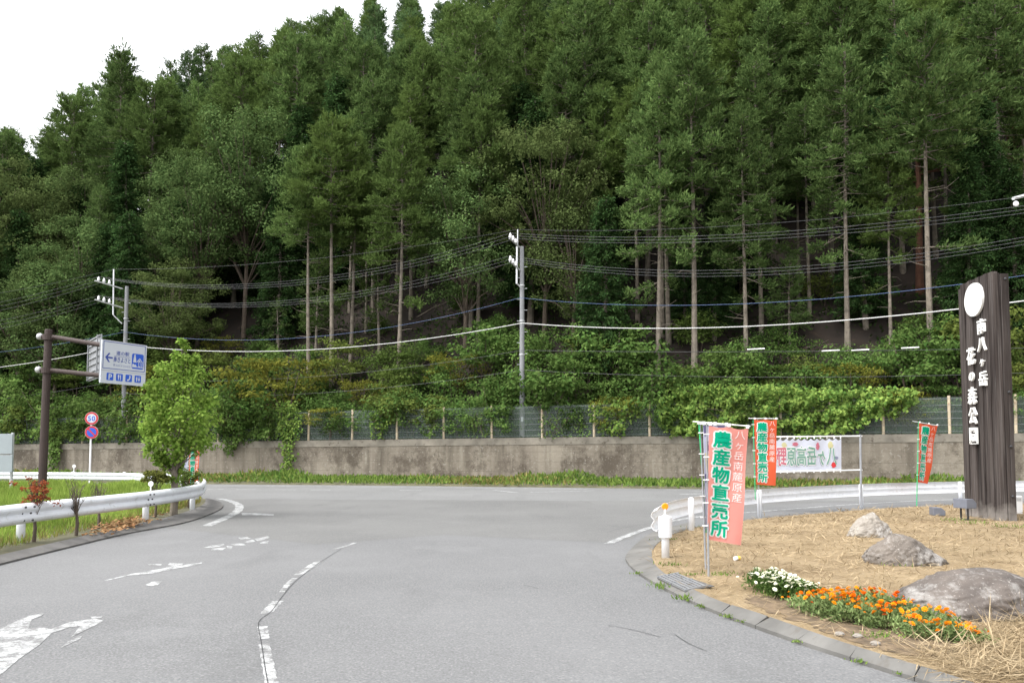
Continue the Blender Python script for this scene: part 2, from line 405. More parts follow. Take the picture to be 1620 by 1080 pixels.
# ================================================================== SETTING
ISL = 0.10; LAWN = 0.07
def wallY(x): return 43 - .31 * (x - 4.9)
def wp(px, off=0., py=700):
    d = ray(px, py); a = d.x / d.y
    y = (43 + .31 * 4.9 + off) / (1 + .31 * a)
    return a * y, y
def walltop(x): return float(np.interp(x, [-75, -40, 4.9, 25, 60], [2.05, 2.17, 2.5, 2.55, 2.6]))
def catmull(P, n=8):
    P = [Vector(p) for p in P]; out = []
    for i in range(len(P) - 1):
        a, b, c, d = P[max(i - 1, 0)], P[i], P[i + 1], P[min(i + 2, len(P) - 1)]
        for k in range(n):
            t = k / n
            out.append(.5 * ((2 * b) + (c - a) * t + (2 * a - 5 * b + 4 * c - d) * t * t + (3 * b - a - 3 * c + d) * t ** 3))
    out.append(P[-1]); return out
def sheet(name, pts, z, m):
    bm = bmesh.new(); vs = [bm.verts.new((p[0], p[1], z)) for p in pts]; f = bm.faces.new(vs)
    bmesh.ops.triangulate(bm, faces=[f])
    for f in bm.faces:
        if f.normal.z < 0: f.normal_flip()
    me = bpy.data.meshes.new(name); bm.to_mesh(me); bm.free(); me.materials.append(m)
    o = bpy.data.objects.new(name, me); COL.objects.link(o)
    return tag(o, kind='structure')
def inside(poly, X, Y):
    poly = np.array([(p[0], p[1]) for p in poly]); c = np.zeros(len(X), bool); j = len(poly) - 1
    for i in range(len(poly)):
        xi, yi = poly[i]; xj, yj = poly[j]
        with np.errstate(divide='ignore', invalid='ignore'):
            c ^= ((yi > Y) != (yj > Y)) & (X < (xj - xi) * (Y - yi) / (yj - yi) + xi)
        j = i
    return c

sheet('ground', [(-400, -100), (400, -100), (400, 600), (-400, 600)], -.06, M['earth'])
sheet('asphalt', [(-80, -15), (70, -15), (70, wallY(70) - .3), (-80, wallY(-80) - .3)], 0., M['asphalt'])
sheet('junction_road', [gp(-120, 792), gp(500, 861), gp(700, 846), gp(965, 858), gp(1000, 852), gp(1060, 815), gp(1250, 797), gp(1450, 788), gp(1450, 781), gp(700, 781), gp(310, 781), gp(-120, 785)], .0015, M['patch'])
FAR = [(-500, 757), (0, 761), (330, 765.5), (640, 768), (930, 771.5), (1120, 773.5), (1400, 775), (2100, 781)]
NEAR = [(2100, 792), (1450, 792), (1080, 793), (700, 790.5), (330, 789), (-100, 784), (-500, 780)]
sheet('main_road', [gp(*p) for p in FAR] + [gp(*p) for p in NEAR], .003, M['road'])

# ---- painted markings (sheets 4 mm above the asphalt they lie on)
mk = MB()
def blob(px, z=.0035):
    P = [gp(*p) for p in px]; mk.add([(p.x, p.y, z) for p in P], [tuple(range(len(P)))])
def line(px, wd, z=.005, n=6):
    P = catmull([gp(*p) for p in px], n) if len(px) > 2 else [gp(*p) for p in px]
    L = []; Rr = []
    for i, p in enumerate(P):
        t = (P[min(i + 1, len(P) - 1)] - P[max(i - 1, 0)]); t.z = 0; t.normalize(); nrm = Vector((-t.y, t.x, 0))
        ww = wd * (1 + .12 * math.sin(i * 2.1))
        L.append(p + nrm * ww / 2); Rr.append(p - nrm * ww / 2)
    vs = []
    for a, b in zip(L, Rr): vs += [(a.x, a.y, z), (b.x, b.y, z)]
    mk.add(vs, [(2 * i, 2 * i + 1, 2 * i + 3, 2 * i + 2) for i in range(len(P) - 1)])
line([(-300, 761.5), (330, 768), (640, 770.2), (930, 773.6)], .2)
line([(1090, 776.5), (1300, 777.2), (1700, 779.5)], .2)
for a, b in ((322, 354), (374, 404), (436, 468), (492, 522), (632, 668), (258, 290), (190, 225)):
    line([(a, 771.5 + a * .006), (b, 771.5 + b * .006)], .22)
line([(782, 775.2), (818, 778.8)], .2); line([(838, 778.4), (940, 775.8)], .2)
line([(1076, 781.5), (1122, 780.5)], .3)
line([(1178, 795), (1360, 784.5), (1520, 779), (1720, 775.5)], .15)
line([(962, 860), (985, 850), (1020, 837), (1060, 825), (1110, 816.5), (1180, 810.5), (1360, 797), (1520, 789.5), (1750, 785)], .16, .0048)
line([(346, 788.3), (360, 791), (374, 796), (379, 802), (372, 811), (352, 821), (326, 832)], .24, .0045)
blob([(382, 811), (410, 811.5), (433, 813), (433, 815), (400, 814.5), (383, 814.5)], .0035)
for q in ([(377, 850), (392, 849), (397, 852), (380, 853)], [(402, 852), (424, 848), (427, 850), (408, 856)], [(386, 857), (400, 853), (404, 856), (392, 859)],
          [(364, 860), (384, 859), (389, 862), (372, 863)], [(412, 857), (425, 855.5), (424, 858.5), (412, 859.5)], [(322, 866), (333, 863), (354, 860), (356, 862), (338, 866)],
          [(336, 867), (358, 866), (352, 870), (334, 870)], [(358, 863), (368, 864), (366, 868), (360, 867)]): blob(q)
blob([(164, 918), (205, 908), (240, 902), (262, 898), (268, 890), (290, 891), (288, 894), (320, 889), (319, 892), (285, 898), (240, 907), (200, 911), (170, 918)])
blob([(230, 925), (240, 920), (256, 919), (250, 925), (240, 927)])
blob([(234, 892), (256, 891.5), (255, 894), (236, 894)])
blob([(-60, 1052), (-25, 1060), (0, 1068), (30, 1042), (62, 1020), (82, 1001), (110, 992), (127, 990), (112, 1008), (148, 990), (164, 982), (150, 978), (110, 984), (80, 995), (68, 992), (45, 993), (50, 980), (20, 985), (-10, 1008), (-30, 1018)])
blob([(-40, 1022), (-6, 998), (22, 984), (45, 974), (70, 970), (66, 974), (40, 983), (10, 997), (-20, 1020)], .0045)
blob([(94, 1026), (108, 1014), (130, 1005), (128, 1010), (110, 1018)])
blob([(143, 975), (163, 974), (160, 977), (145, 978)])
# the worn, wandering centre line
for q, wd in (([(562, 858), (545, 864), (528, 868)], .07), ([(505, 888), (488, 898), (472, 909)], .13), ([(466, 914), (455, 924), (446, 936)], .07), ([(440, 950), (430, 960), (421, 970)], .12),
              ([(415, 990), (417, 1002), (418, 1010)], .09), ([(418, 1018), (421, 1035), (426, 1060), (432, 1090), (440, 1130)], .09)): line(q, wd, .0025)
tag(mk.build('road_markings', M['paint']), kind='structure')
ck = MB(); _mk = mk; mk = ck
for q in ([(540, 868), (505, 890), (470, 917), (446, 944), (430, 966), (412, 980), (409, 992), (414, 1020), (420, 1060), (428, 1100)],
          [(960, 842), (1000, 832), (1090, 819)], [(962, 989), (1000, 996), (1046, 1008)], [(828, 925), (840, 928), (852, 931)], [(1068, 1004), (1090, 1018), (1118, 1030)]):
    line(q, .007 if q[0][0] != 540 else .007, z=.0058)
mk = _mk
tag(ck.build('pavement_cracks', M['dark']), kind='structure')

# ---- right-hand island with its kerb
IN = [(1900, 1210), (1560, 1088), (1523, 1074), (1460, 1055), (1397, 1036), (1309, 1008), (1200, 970), (1139, 951), (1086, 927), (1050, 906), (1034, 889), (1032, 872), (1042, 858), (1062, 846), (1100, 834), (1200, 820), (1290, 812), (1363, 806), (1450, 801), (1530, 798), (1700, 795), (2100, 790)]
OUT = [(1860, 1240), (1500, 1096), (1435, 1074), (1277, 1023), (1200, 996), (1133, 971), (1074, 945), (1029, 921), (1004, 904), (993, 892), (990, 882), (1003, 866), (1021, 851), (1041, 841), (1090, 828)]
pin = catmull([gp(*p, ISL) for p in IN], 5)
island_poly = pin + [Vector((60, gp(2100, 790, ISL).y, 0)), Vector((60, 3, 0))]
sheet('dry_lawn', island_poly, ISL, M['straw_ground'])
pout = catmull([gp(*p) for p in OUT], 6)
def nearest(p, L): return min(L, key=lambda q: (q.x - p.x) ** 2 + (q.y - p.y) ** 2)
kb = MB(); vs = []; fs = []
dense = catmull([gp(*p, ISL) for p in IN[:15]], 24)
acc = 0.0; blocks = []; cur = [0]
for i in range(1, len(pout)):
    acc += (pout[i] - pout[i - 1]).length
    cur.append(i)
kb_pts = []
# resample the kerb every 0.6 m (one cast block each, 12 mm joints)
cum = [0.]
for i in range(1, len(pout)): cum.append(cum[-1] + (pout[i] - pout[i - 1]).length)
def along(s):
    s = min(max(s, 0), cum[-1]); i = int(np.searchsorted(cum, s)); i = max(1, min(i, len(cum) - 1))
    t = (s - cum[i - 1]) / max(1e-6, cum[i] - cum[i - 1]); return pout[i - 1].lerp(pout[i], t)
s = 0.
while s < cum[-1] - .2:
    ln = .6
    for k in range(3):
        a0, a1 = along(s + .004 + k * (ln - .008) / 3), along(s + .004 + (k + 1) * (ln - .008) / 3)
        b0, b1 = nearest(a0, dense), nearest(a1, dense)
        zz = ISL + .008; zo = .035
        kb.add([(a0.x, a0.y, -.05), (a1.x, a1.y, -.05), (a1.x, a1.y, zo), (a0.x, a0.y, zo), (b0.x, b0.y, zz), (b1.x, b1.y, zz), (b0.x, b0.y, -.05), (b1.x, b1.y, -.05)],
               [(0, 1, 2, 3), (3, 2, 5, 4), (4, 5, 7, 6)] + ([(0, 3, 4, 6)] if k == 0 else []) + ([(1, 7, 5, 2)] if k == 2 else []))
    s += ln
tag(kb.build('kerb', M['kerb']), kind='structure')
# bare flower-bed soil between bed and kerb
_sp = catmull([gp(x, y, ISL) for x, y in ((1186, 940), (1230, 945), (1270, 955), (1330, 968), (1380, 985), (1450, 1000), (1525, 1022), (1510, 1042), (1440, 1034), (1380, 1024), (1320, 1004), (1260, 982), (1215, 967), (1182, 952), (1186, 940))], 8)[:-1]
sheet('flower_bed_soil', [p + Vector((random.uniform(-.05, .05), random.uniform(-.06, .06), 0)) for p in _sp], ISL + .004, M['bed'])

# ---- left-hand lawn with its dark kerb
LIN = [(-420, 985), (-200, 925), (0, 880), (100, 857), (200, 834), (270, 818), (312, 804), (324, 796), (325, 789)]
LOUT = [(-420, 1010), (-200, 945), (0, 894), (100, 869), (200, 845), (290, 828), (332, 814), (352, 803), (348, 795), (330, 789)]
lin = catmull([gp(*p, LAWN) for p in LIN], 5); lout = catmull([gp(*p) for p in LOUT], 5)
lawn_poly = lin + [gp(*p, LAWN) for p in ((300, 782), (270, 778), (200, 774), (60, 771), (-200, 768), (-600, 768))] + [gp(-900, 900, LAWN)]
sheet('lawn', lawn_poly, LAWN, M['earth'])
lk = MB(); vs = []
ld = catmull([gp(*p, LAWN) for p in LIN], 20)
for a in lout:
    b = nearest(a, ld); vs += [(a.x, a.y, -.03), (a.x, a.y, .03), (b.x, b.y, LAWN + .03), (b.x, b.y, -.03)]
lk.add(vs, [(4 * i + k, 4 * i + 4 + k, 4 * i + 5 + k, 4 * i + 1 + k) for i in range(len(lout) - 1) for k in range(3)])
tag(lk.build('kerb', M['dark_kerb']), kind='structure')
# verge at the wall foot
vg = MB(); xs = np.arange(-75, 60, 1.5); far_pts = [gp(*p) for p in FAR]
fx = [p.x for p in far_pts]; fy = [p.y for p in far_pts]
def roadedge(x): return float(np.interp(x, fx, fy))
vs = []
for x in xs: vs += [(x, roadedge(x) + .05, .0), (x, roadedge(x) + .12, .07), (x, wallY(x) + .1, .16)]
vg.add(vs, [(3 * i + k, 3 * i + 3 + k, 3 * i + 4 + k, 3 * i + 1 + k) for i in range(len(xs) - 1) for k in range(2)])
tag(vg.build('verge_ground', M['earth']), kind='structure')

# ---- hillside
def smax(d, hm, s=.9):
    d = np.maximum(d, 0); return s * d / (1 + (s * d / hm) ** 4) ** .25
def hill(x, y):
    x = np.asarray(x, float); y = np.asarray(y, float)
    d = y - (43 - .31 * (x - 4.9)) - .5
    wt = np.interp(x, [-75, -40, 4.9, 25, 60], [2.05, 2.17, 2.5, 2.55, 2.6]) - .12
    hm = np.interp(x, [-75, -60, -50, -42, -30, -10, 60], [13, 15, 20, 30, 50, 80, 110])
    return wt + smax(d - .8, hm) + .25 * np.sin(x * .7 + y * .3) * np.clip(d / 4, 0, 1) + .2 * np.sin(x * 1.9 - y * 1.1) * np.clip(d / 4, 0, 1)
xs = np.arange(-100, 91, 1.5); ds = np.concatenate([[0, .4, .9, 1.5, 2.2], np.arange(3, 130, 1.8)])
X, Dd = np.meshgrid(xs, ds, indexing='ij'); Y = wallY(X) + .3 + Dd; Z = hill(X, Y)
hb = MB(); nd = len(ds)
hb.add(np.stack([X.ravel(), Y.ravel(), Z.ravel()], 1).tolist(), [(i * nd + j, (i + 1) * nd + j, (i + 1) * nd + j + 1, i * nd + j + 1) for i in range(len(xs) - 1) for j in range(nd - 1)])
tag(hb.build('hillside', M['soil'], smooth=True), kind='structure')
def hillhit(px, py):
    d = ray(px, py); lo = None
    for t in np.arange(38, 220, .2):
        p = (d.x * t, d.y * t, CAMH + d.z * t)
        if p[2] <= hill(p[0], p[1]) and p[1] > wallY(p[0]) + .5: return Vector(p)
    return None

# ================================================================== RETAINING WALL AND FENCE
rw = thing('retaining_wall', 'long stained grey concrete retaining wall along the far side of the road', 'wall', (0, 43, 0))
xs = np.arange(-74, 58.1, 3.)
def strip(y0, y1, z0f, z1f, name, m):
    b = MB(); vs = []
    for x in xs:
        for (dy, zf) in ((y0, z0f), (y0, z1f), (y1, z1f), (y1, z0f)): vs.append((x, wallY(x) + dy - 43, zf(x)))
    fs = [(4 * i + k, 4 * i + 4 + k, 4 * i + 4 + (k + 1) % 4, 4 * i + (k + 1) % 4) for i in range(len(xs) - 1) for k in range(4)]
    n = len(xs) - 1; fs += [(0, 1, 2, 3), (4 * n + 3, 4 * n + 2, 4 * n + 1, 4 * n)]
    b.add(vs, fs); return b.build(name, m, rw)
strip(0, .45, lambda x: -.1, lambda x: walltop(x) - .40, 'wall_face', M['wall'])
strip(-.025, .45, lambda x: walltop(x) - .40, lambda x: walltop(x), 'cap', M['cap'])
fpx = [-130, -55, 20, 75, 130, 200, 270, 345, 425, 488, 557, 628, 702, 778, 858, 940, 1028, 1110, 1160, 1235, 1315, 1398, 1503, 1608, 1720]
fn = thing('wire_fence', 'wire mesh fence with rusty pale posts on top of the concrete wall', 'fence', (0, 43, 0))
FH = 1.8; fpos = []
for i, px in enumerate(fpx):
    x, y = wp(px, .22); z = walltop(x); fpos.append((x, y, z))
    b = MB(); lean = random.uniform(-.03, .03)
    b.tube([(0, 0, 0), (lean, 0, FH + .06)], .07, 8)
    o = b.build('post', M['post_wood'], fn); o.location = (x, y - 43, z)
for k in range(6):
    h = .12 + k * (FH - .2) / 5
    b = MB()
    for (a, c) in zip(fpos[:-1], fpos[1:]):
        mid = ((a[0] + c[0]) / 2, (a[1] + c[1]) / 2 - 43 - .07, (a[2] + c[2]) / 2 + h - .02)
        b.tube([(a[0], a[1] - 43 - .07, a[2] + h), mid, (c[0], c[1] - 43 - .07, c[2] + h)], .007, 4)
    b.build('line_wire', M['pole'], fn)
b = MB(); vs = []
for p in fpos: vs += [(p[0], p[1] - 43 + .01, p[2] + .02), (p[0], p[1] - 43 + .01, p[2] + FH)]
b.add(vs, [(2 * i, 2 * i + 2, 2 * i + 3, 2 * i + 1) for i in range(len(fpos) - 1)])
b.build('netting', M['netting'], fn)

# ================================================================== GUARD RAILS
PROF = [(0, 0), (.02, .008), (.06, .03), (.082, .06), (.09, .09), (.082, .12), (.055, .15), (.04, .175), (.055, .20), (.082, .23), (.09, .26), (.082, .29), (.06, .32), (.02, .342), (0, .35)]
def beam(path, z0, side, name, m, parent, o):
    P = path; b = MB(); prof = PROF + [(n - .006, z) for n, z in reversed(PROF)]
    np_ = len(prof); vs = []
    for i, p in enumerate(P):
        t = (P[min(i + 1, len(P) - 1)] - P[max(i - 1, 0)]); t.z = 0; t.normalize(); nr = Vector((-t.y, t.x, 0)) * side
        for (n, z) in prof: vs.append(Vector((p.x, p.y, z0)) + nr * n + Vector((0, 0, z)) - Vector(o))
    fs = [(i * np_ + k, (i + 1) * np_ + k, (i + 1) * np_ + (k + 1) % np_, i * np_ + (k + 1) % np_) for i in range(len(P) - 1) for k in range(np_)]
    fs += [tuple(range(np_)), tuple((len(P) - 1) * np_ + k for k in reversed(range(np_)))]
    b.add(vs, fs); return b.build(name, m, parent, smooth=False)
def rail_post(parent, o, p, ztop, r=.07):
    b = MB(); b.lathe([(r, -.05), (r, ztop - .02), (r * .8, ztop), (r * .3, ztop + .012)], (0, 0, 0), 16)
    q = b.build('post', M['white_steel'], parent); q.location = Vector(p) - Vector(o); q.data.shade_smooth()
    return q
def offset(path, d):
    out = []
    for i, p in enumerate(path):
        t = (path[min(i + 1, len(path) - 1)] - path[max(i - 1, 0)]); t.z = 0; t.normalize()
        out.append(p + Vector((-t.y, t.x, 0)) * d)
    return out
# near left
posts = [gp(-330, 958, .0), gp(-140, 907, .0), gp(32, 866), gp(230, 830), gp(304, 811), gp(311, 797)]
o = posts[2].copy(); o.z = 0
g = thing('guard_rail', 'white corrugated guard rail curving along the green lawn at near left', 'guard rail', o)
path = catmull(posts[:5] + [gp(316, 799), gp(316, 793)], 8)
path = offset(path, -.085)
beam(path, .42, -1, 'beam', M['white_steel'], g, o)
for p in posts: rail_post(g, o, p, .72)
def bolt_at(px, py, Y, nrm):
    b = MB(); q = Vector(nrm).to_track_quat('Z', 'Y').to_matrix()
    b.lathe([(.02, 0), (.02, .012), (.012, .018)], (0, 0, 0), 8, q)
    t = b.build('bolt', M['bolt'], g); t.location = dp(px, py, Y) - o
for (px, py) in ((41, 802), (55, 801), (35, 812), (49, 811), (38, 823), (52, 822)): bolt_at(px, py, gp(34, 866).y - .19, (.35, -1, 0))
for (px, py) in ((238, 782), (244, 781.5), (235, 790), (241, 789), (238, 798), (244, 797)): bolt_at(px, py, gp(232, 830).y - .2, (.35, -1, 0))
b = MB(); b.tube([(0, 0, .74), (0, 0, .88)], .016, 8); rs = b.build('reflector_stalk', M['white_plastic'], g); rs.location = gp(237, 830) - o
b = MB(); q = Vector((0, -1, 0)).to_track_quat('Z', 'Y').to_matrix(); b.lathe([(.055, -.012), (.062, 0), (.055, .014)], (0, 0, 0), 18, q)
rr = b.build('reflector_disc', M['white_plastic'], rs); rr.location = (0, 0, .93)
# far left
fl = [gp(-420, 771), gp(-200, 772), gp(18, 773), gp(115, 773.5), gp(196, 775), gp(262, 779), gp(292, 781)]
o = fl[3].copy(); o.z = 0
g = thing('guard_rail', 'white guard rail beyond the lawn, beside the main road under the speed limit sign', 'guard rail', o)
beam(offset(catmull(fl, 6), -.085), .40, -1, 'beam', M['white_steel'], g, o)
for p in fl: rail_post(g, o, p, .78)
b = MB(); b.tube([(0, 0, .70), (0, 0, .98)], .02, 8); rs = b.build('reflector_stalk', M['white_plastic'], g); rs.location = gp(116, 773.5) - o
b = MB(); b.lathe([(.07, -.012), (.08, 0), (.07, .014)], (0, 0, 0), 18, q); rr = b.build('reflector_disc', M['white_plastic'], rs); rr.location = (0, 0, 1.02)
# right
rp = [gp(1053, 886, .06), gp(1094, 845, .02), gp(1202, 821), gp(1363, 805.5), gp(1520, 798), gp(1680, 795), gp(1900, 793)]
o = rp[0].copy(); o.z = 0
g = thing('guard_rail', 'white guard rail seen from behind, curving round the dry lawn beside the banners', 'guard rail', o)
path = catmull([gp(1046, 876), gp(1056, 862), gp(1094, 842)] + [gp(x, y) for x, y in ((1202, 819), (1363, 804), (1520, 796.5), (1680, 793.5), (1900, 791.5))], 8)
beam(offset(path, .07), .36, 1, 'beam', M['white_back'], g, o)
for p in rp: rail_post(g, o, p, .66 if p.y < 13 else .72, .058)
b = MB(); b.lathe([(.088, .33), (.097, .345), (.1, .63), (.092, .645), (.02, .65)], (0, 0, 0), 24)
sl = b.build('end_sleeve', M['white_steel'], g, smooth=False); sl.location = rp[0] - o
b = MB(); b.tube([(0, 0, .62), (0, 0, .76)], .014, 8); rs = b.build('reflector_stalk', M['white_plastic'], g); rs.location = rp[0] - o
b = MB(); b.lathe([(.042, -.012), (.05, 0), (.042, .012)], (0, 0, 0), 20, q); rr = b.build('reflector_disc', M['orange_lens'], rs); rr.location = (0, 0, .79)
# small white marker post at the right edge
t = thing('marker_post', 'short white marker post behind the wooden board sign at the right edge', 'post', gp(1611, 812, ISL))
b = MB(); b.box((0, 0, .22), (.18, .1, .46)); b.build('body', M['white_plastic'], t, bevel=.015)
b = MB(); b.box((0, -.052, .36), (.12, .008, .08)); b.build('reflector', M['back_steel'], t)
# ================================================================== VEGETATION
def unit(V): return V / np.maximum(np.linalg.norm(V, axis=1, keepdims=True), 1e-6)
def rnd(n, a=-1., b=1.): return RNG.uniform(a, b, (n, 3))
def leaves(P, A, Nn, L, W):
    """kite-shaped leaves: base P, axis A, approximate normal Nn, lengths L, widths W -> (4n,3)"""
    A = unit(A); S = unit(np.cross(A, Nn)); L = np.asarray(L).reshape(-1, 1); W = np.asarray(W).reshape(-1, 1)
    Up = np.cross(S, A)
    V = np.stack([P, P + A * L * .45 + S * W / 2 - Up * W * .12, P + A * L, P + A * L * .45 - S * W / 2 - Up * W * .12], 1)
    return V.reshape(-1, 3)
def trunk_mb(H, r0, r1, bend=.15, n=8, segs=8):
    b = MB(); pts = []; rs = []
    ph = random.uniform(0, 6)
    for i in range(segs + 1):
        t = i / segs; pts.append((bend * math.sin(t * 3 + ph) * t, bend * math.cos(t * 2.3 + ph) * t, H * t - (.6 if i == 0 else 0))); rs.append(r0 * (1 - t) + r1 * t + (r0 * .25 if i == 0 else 0))
    b.tube(pts, rs, n); return b, pts
def larch(H, cb, rmax, nb, mat, label, dens=1.0, droop=.2, bark='bark', name='larch_tree', top=.62, low=0):
    root = thing(name, label, 'tree')
    tb, pts = trunk_mb(H, .115 + H * .003, .03)
    V = []
    ga = random.uniform(0, 6)
    for i in range(nb + low):
        t = (i % nb + random.random()) / nb; t = t ** .95; h = cb * H + (1 - cb) * H * t
        Lb = rmax * ((1 - t) ** top) * random.uniform(.6, 1.12) * (1 - .35 * max(0, .2 - t) / .2) + .3
        if i >= nb: h = H * random.uniform(.32, cb); t = .04; Lb = rmax * random.uniform(.55, 1.05)
        az = ga + i * 2.399 + random.uniform(-.5, .5); e = -.15 + .8 * t + random.uniform(-.2, .2)
        d = np.array([math.cos(az) * math.cos(e), math.sin(az) * math.cos(e), math.sin(e)])
        side = np.array([-math.sin(az), math.cos(az), 0])
        k = int(max(8, Lb * 17 * dens)); s = RNG.uniform(.0, 1, k); s = .12 + .88 * s ** .65
        def bp(s):
            sag = -droop * Lb * (s ** 1.3) + droop * 1.2 * Lb * np.clip(s - .5, 0, 1) ** 1.5
            return d * (s * Lb)[:, None] + np.array([0, 0, 1]) * sag[:, None]
        B = bp(s) + np.array([0, 0, h]) + rnd(k) * .2
        ss = np.linspace(0, 1, 4); bb = bp(ss) + np.array([0, 0, h])
        tb.tube([tuple(x) for x in bb], [.035, .028, .018, .008], 4, cap=False)
        lat = RNG.uniform(-1, 1, k)[:, None] * side * (1.05 - .45 * s)[:, None]
        T = unit(d * .55 + lat * 1.1 + np.array([0, 0, 1]) * RNG.uniform(-.45, .75, k)[:, None])
        tl = RNG.uniform(.3, .8, k) * (1.15 - .4 * s)
        q = 8
        Pk = np.repeat(B, q, 0) + np.repeat(T, q, 0) * (np.tile(np.linspace(0, .8, q), k) * np.repeat(tl, q))[:, None]
        A = np.repeat(T, q, 0) * .7 + rnd(k * q) * .6 + np.array([0, 0, .3])
        V.append(leaves(Pk, A, rnd(k * q) + np.array([0, 0, .8]), RNG.uniform(.14, .34, k * q), RNG.uniform(.05, .10, k * q)))
    for j in range(9):                      # short dead branches under the crown
        h = cb * H * random.uniform(.35, 1); az = random.uniform(0, 6.28); L = random.uniform(.3, 1.6)
        tb.tube([(0, 0, h), (math.cos(az) * L * .6, math.sin(az) * L * .6, h + L * .1), (math.cos(az) * L, math.sin(az) * L, h + random.uniform(-.3, .5) * L)], [.025, .015, .006], 4, cap=False)
    tb.build('trunk', M[bark], root)
    np_mesh('crown', np.concatenate(V), 4, M[mat], root)
    return root
def clump_leaves(C, r, n, L, flat=.75, up=.5, W=.62):
    k = len(C); r = np.repeat(np.asarray(r), n)
    U = unit(RNG.normal(size=(k * n, 3))) * (RNG.uniform(0, 1, k * n) ** .45)[:, None]
    O = U * r[:, None] * np.array([1, 1, flat])
    P = np.repeat(C, n, 0) + O
    Nn = unit(U + np.array([0, 0, up]) + rnd(k * n) * .6)
    A = unit(np.cross(Nn, rnd(k * n))) + np.array([0, 0, -.25]) + U * .3
    l = RNG.uniform(.65, 1.25, k * n) * L
    return leaves(P, A, Nn, l, l * W)
def broad(H, cw, cz0, nc, mat, label, L=.24, n=110, name='broadleaf_tree', cat='tree', rc=(.6, 1.1), trunk=.16, bark='bark', flat=.75, layered=False, stems=1, crown_name='crown', cone=0.):
    root = thing(name, label, cat); tb = MB(); C = []
    zc = (H + cz0) / 2; hz = (H - cz0) / 2
    for i in range(nc):
        u = unit(RNG.normal(size=(1, 3)))[0] * (random.random() ** .4)
        if layered: u[2] = round(u[2] * 3) / 3 + random.uniform(-.06, .06)
        tp = 1 - cone * (u[2] + 1) / 2
        C.append([u[0] * cw * tp, u[1] * cw * tp, zc + u[2] * hz])
    C = np.array(C)
    for st in range(stems):
        a = random.uniform(0, 6.28); lean = .0 if stems == 1 else .35
        top = Vector((math.cos(a) * lean * H * .6, math.sin(a) * lean * H * .6, H * .8)); base = Vector((math.cos(a) * .06 * (stems > 1), math.sin(a) * .06 * (stems > 1), -.4))
        mid = base.lerp(top, .5) + Vector((random.uniform(-.1, .1), random.uniform(-.1, .1), 0)) * H * .2
        tb.tube([base, mid, top], [trunk, trunk * .7, trunk * .2], 8)
        if nc:
            for c in C[st::max(1, stems * 2)]:
                s = Vector(base).lerp(mid, .9) if c[2] > H * .45 else base.lerp(mid, .6)
                c = Vector(c); tb.tube([s, s.lerp(c, .5) + Vector((0, 0, .1 * H * .3)), c], [trunk * .35, trunk * .22, trunk * .06], 5, cap=False)
    tb.build('trunk' if cat == 'tree' else 'stem', M[bark], root)
    if layered: flat = .28
    np_mesh(crown_name, clump_leaves(C, RNG.uniform(*rc, nc), n, L, flat), 4, M[mat], root)
    return root
def cedar(H, cb, rmax, nb, mat, label, name='cedar_tree'):
    root = thing(name, label, 'tree'); tb, _ = trunk_mb(H, .22, .03); V = []
    for i in range(nb):
        t = (i + random.random()) / nb; h = cb * H + (1 - cb) * H * t; Lb = rmax * (1 - t) ** .7 * random.uniform(.7, 1.1) + .3
        az = i * 2.399 + random.uniform(-.3, .3); d = np.array([math.cos(az), math.sin(az), -.25])
        k = int(4 + Lb * 5); s = np.linspace(.25, 1, k)
        C = d * (s * Lb)[:, None] + np.array([0, 0, h]) + rnd(k) * .12
        tb.tube([(0, 0, h), tuple(C[-1])], [.03, .008], 4, cap=False)
        n = 22; P = np.repeat(C, n, 0) + rnd(k * n) * .28
        A = np.repeat(np.tile(d, (k, 1)), n, 0) * .7 + rnd(k * n) * .7 + np.array([0, 0, -.25])
        V.append(leaves(P, A, rnd(k * n) + np.array([0, 0, 1.]), RNG.uniform(.16, .34, k * n), RNG.uniform(.06, .13, k * n)))
    tb.build('trunk', M['bark'], root); np_mesh('crown', np.concatenate(V), 4, M[mat], root); return root
def pine(H, label, name='pine_tree'):
    root = thing(name, label, 'tree'); tb, _ = trunk_mb(H, .22, .06, .5); C = []
    for i in range(34):
        t = random.random(); h = H * (.42 + .58 * t); az = i * 2.399; L = (3.1 * (1 - t) ** .6 + .5) * random.uniform(.5, 1.1)
        e = (math.cos(az) * L, math.sin(az) * L, h + .25 * L)
        tb.tube([(0, 0, h - .2), (e[0] * .5, e[1] * .5, h), e], [.06, .045, .02], 5, cap=False)
        C.append(e); C.append((e[0] * .65 + random.uniform(-.4, .4), e[1] * .65 + random.uniform(-.4, .4), e[2] - .1))
    C = np.array(C); n = 130; k = len(C)
    U = unit(RNG.normal(size=(k * n, 3)) + np.array([0, 0, .35])); P = np.repeat(C, n, 0) + U * np.array([.62, .62, .34]) * (RNG.uniform(.2, 1, k * n) ** .5)[:, None]
    V = leaves(P, U + np.array([0, 0, .4]), rnd(k * n), RNG.uniform(.2, .36, k * n), RNG.uniform(.05, .09, k * n))
    tb.build('trunk', M['pine_bark'], root); np_mesh('crown', V, 4, M['pine'], root); return root

